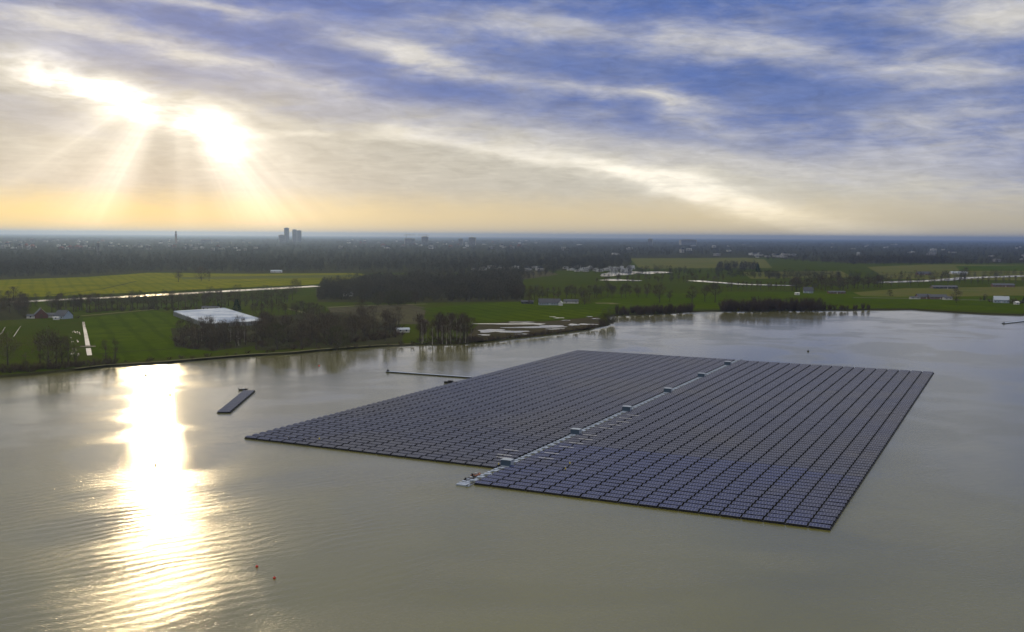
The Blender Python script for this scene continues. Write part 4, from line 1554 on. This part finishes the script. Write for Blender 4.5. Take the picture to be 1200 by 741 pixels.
for j in range(11):
    b.tube([gp(j / 10, -.002, -.1), gp(j / 10, -.002, 3.6)], [.09, .09], 4)
b.build('gutter', M['white'], gh)

# far town: simple blocks with roofs, each a building of its own
TB = []
for i, (wm, rm) in enumerate((('palewall', 'slate'), ('white', 'controof'), ('brownbrick', 'redroof'), ('palewall', 'redroof'), ('concrete', 'controof'), ('brick', 'slate'))):
    b = MB()
    b.box(-1, 1, -1, 1, 0, 1, 0)
    if i in (1, 4):
        b.box(-1.02, 1.02, -1.02, 1.02, 1.001, 1.06, 1)
        b.box(-.4, .1, -.3, .3, 1.061, 1.22, 0)
    else:
        b.prism([(-1.08, 1.001), (1.08, 1.001), (0, 1.75)], -1.04, 1.04, 1)
    for k in range(5):
        for z in (.18, .58):
            b.box(-.85 + k * .38, -.65 + k * .38, -1.012, -1.002, z, z + .24, 2)
    TB.append(b.mesh('town_building', [M[wm], M[rm], M['glassdark']]))


def town(n, box, wr, hr, label, group, kinds, name='town_building', cat='building'):
    for i in range(n):
        p = G(random.uniform(box[0], box[2]), random.uniform(box[1], box[3]), LAND_Z)
        o = bpy.data.objects.new(name, TB[random.choice(kinds)])
        COL.objects.link(o)
        o.location = (p.x, p.y, LAND_Z - .1)
        o.scale = (random.uniform(*wr) / 2, random.uniform(*wr) / 3.2, random.uniform(*hr))
        o.rotation_euler = (0, 0, random.uniform(-.6, .6))
        tag(o, label, cat, group)


town(80, (-20, 281.5, 300, 294), (12, 36), (6, 14), 'small hazy building of the town beneath the bright rays', 'buildings of the hazy town on the left', [0, 1, 2, 4, 4, 0])
town(60, (395, 281.5, 640, 292), (12, 36), (6, 15), 'small hazy building of the town below the cranes', 'buildings of the hazy town in the middle', [0, 1, 4, 2, 4, 0])
town(34, (640, 286, 1210, 300), (14, 40), (7, 16), 'small far building among the blue hazed woods', 'buildings among the blue hazed woods', [0, 1, 1, 4])
town(16, (880, 299, 930, 302.5), (12, 26), (5, 9), 'white house in the far hamlet above the olive field', 'white houses of the far hamlet', [1, 1, 0], 'house', 'house')
town(44, (662, 313.2, 745, 318.8), (8, 16), (3.2, 5.5), 'white caravan or cabin on the site behind the ponds', 'white caravans behind the ponds', [1], 'caravan', 'caravan')
town(14, (548, 314, 640, 318), (8, 18), (4, 7), 'pale building at the wood edge left of the caravans', 'pale buildings left of the caravans', [1, 0], 'house', 'house')
town(12, (1160, 300, 1290, 308), (14, 28), (5, 9), 'pale farm building at the far right wood edge', 'farm buildings at the far right wood edge', [1, 0, 4], 'house', 'house')


def block(x, yb, ytop, wpx, dist, label, name='tower_block', mat='concrete', storeys=16):
    """a tall far building seen with its top at ytop"""
    d = Vector(ray(x, yb)); d.z = 0; d.normalize()
    p = d * dist
    t = Vector(ray(x, ytop))
    H = CAM_H + t.z * (dist / math.hypot(t.x, t.y))
    W = wpx * dist / FPX
    r = empty(name, (p.x, p.y, LAND_Z), random.uniform(-.2, .2) - math.atan2(p.x, p.y))
    tag(r, label, 'tower')
    b = MB()
    b.box(-W / 2, W / 2, -W * .35, W * .35, -.2, H - LAND_Z)
    b.build('body', M[mat], r)
    b = MB()
    n = max(3, int(H / 4))
    for k in range(n):
        z = 2 + k * (H - 6) / n
        b.box(-W * .46, W * .46, -W * .35 - .3, -W * .35 - .003, z, z + (H - 6) / n * .5)
    b.build('window_band', M['glassdark'], r)
    b = MB()
    b.box(-W * .25, W * .2, -W * .2, W * .2, H - LAND_Z + .003, H - LAND_Z + 3.5)
    b.build('roof_plant', M[mat], r)
    return r


block(336, 288, 267.3, 5.6, 10080, 'slimmer of the two tall grey towers rising over the hazy town')
block(345.3, 288, 269.2, 5.0, 10170, 'left half of the wider tall tower over the hazy town')
block(350.8, 288, 270.2, 5.0, 10260, 'lower right half of the wider tall tower over the hazy town')
block(330.5, 288, 275.5, 7, 9900, 'low block at the left foot of the two tall towers')
block(498, 285, 277.4, 8, 8460, 'wide dark block right below the two cranes')
block(480, 285, 279.6, 12, 8640, 'long low block left of the dark one under the cranes')
block(553.5, 285, 278.4, 8, 8100, 'lone dark block on the skyline right of the cranes')
block(540, 285, 280.0, 5, 8100, 'smaller block left of the lone dark one on the skyline')
block(242, 290, 280.5, 12, 8640, 'broad hazy block in the town right of the church tower')
block(38, 290, 280.0, 5, 8640, 'small dark block in the far left of the hazy town')
block(762, 288, 280.2, 5, 9360, 'small block on the skyline right of the picture centre')
block(806, 288, 281.0, 18, 10080, 'very long low block on the skyline beyond the olive field')
block(115, 292, 284.0, 3, 3900, 'thin dark tower standing out of the wood behind the yellow field')

# church tower
dist = 8200
d = Vector(ray(206.3, 285)); d.z = 0; d.normalize()
p = d * dist
t = Vector(ray(206.3, 270.2))
H = CAM_H + t.z * dist / math.hypot(t.x, t.y) - LAND_Z
r = empty('church_tower', (p.x, p.y, LAND_Z))
tag(r, 'slim church tower with domed cap on the hazy left horizon', 'church tower')
b = MB(); b.tube([(0, 0, -.2), (0, 0, H * .72)], [9.5, 8.6], 8); b.build('shaft', M['brownbrick'], r)
b = MB(); b.tube([(0, 0, H * .721), (0, 0, H * .75), (0, 0, H * .751), (0, 0, H * .84)], [9.2, 9.2, 7.0, 6.8], 8); b.build('lantern', M['concrete'], r)
b = MB(); b.tube([(0, 0, H * .841), (0, 0, H * .88), (0, 0, H * .93), (0, 0, H * .95), (0, 0, H)], [7.4, 7.0, 4.0, 1.2, .5], 8); b.build('dome', M['slate'], r)


def crane(x, ytop, dist, side, label):
    d = Vector(ray(x, 285)); d.z = 0; d.normalize()
    p = d * dist
    t = Vector(ray(x, ytop))
    H = CAM_H + t.z * dist / math.hypot(t.x, t.y) - LAND_Z
    r = empty('tower_crane', (p.x, p.y, LAND_Z), -math.atan2(p.x, p.y))
    tag(r, label, 'crane', 'cranes over the town')
    b = MB()
    for sx in (-1, 1):
        for sy in (-1, 1):
            b.box(sx * 1.4 - .4, sx * 1.4 + .4, sy * 1.4 - .4, sy * 1.4 + .4, -.1, H)
    for k in range(int(H / 5)):
        b.tube([(-1.4, -1.5, k * 5), (1.4, -1.5, k * 5 + 5)], [.3, .3], 4)
    b.build('mast', M['darksteel'], r)
    b = MB()
    b.box(min(0, side * 70), max(0, side * 70), -1, 1, H + .01, H + 1.8)
    b.build('jib', M['darksteel'], r)
    b = MB()
    b.box(min(-side * 16, -.01 * side), max(-side * 16, -.01 * side), -1, 1, H + .01, H + 1.6)
    b.box(-side * 14 - 2, -side * 14 + 2, -1.5, 1.5, H - 3, H)
    b.build('counterweight', M['concrete'], r)
    b = MB()
    b.tube([(0, 0, H + 1.81), (0, 0, H + 9)], [1.0, .5], 4)
    b.tube([(0, 0, H + 8.9), (side * 34, 0, H + 1.8)], [.35, .35], 4)
    b.build('tie', M['darksteel'], r)


crane(476, 275.6, 7600, 1, 'left tower crane above the middle of the horizon')
crane(500, 275.8, 7900, -1, 'right tower crane above the middle of the horizon')

# ------------------------------------------------------------------ air
me = bpy.data.meshes.new('haze')
bmz = bmesh.new()
bmesh.ops.create_cube(bmz, size=1.0)
for v in bmz.verts:
    v.co = Vector((v.co.x * 100000, v.co.y * 100000, (v.co.z + .5) * 160 - 2.5))
bmz.to_mesh(me)
bmz.free()
hm = bpy.data.materials.new('haze_air')
hm.use_nodes = True
nt = hm.node_tree
nt.nodes.clear()
pv = nt.nodes.new('ShaderNodeVolumePrincipled')
pv.inputs['Color'].default_value = (0.44, 0.63, 1.0, 1)
pv.inputs['Density'].default_value = 5.2e-5
pv.inputs['Anisotropy'].default_value = 0.72
mo = nt.nodes.new('ShaderNodeOutputMaterial')
nt.links.new(pv.outputs[0], mo.inputs['Volume'])
hz = link_mesh('haze', me, hm)
hz['kind'] = 'stuff'
hz['label'] = 'pale bluish haze in the air over lake and land'
print('COUNTS', COUNT)
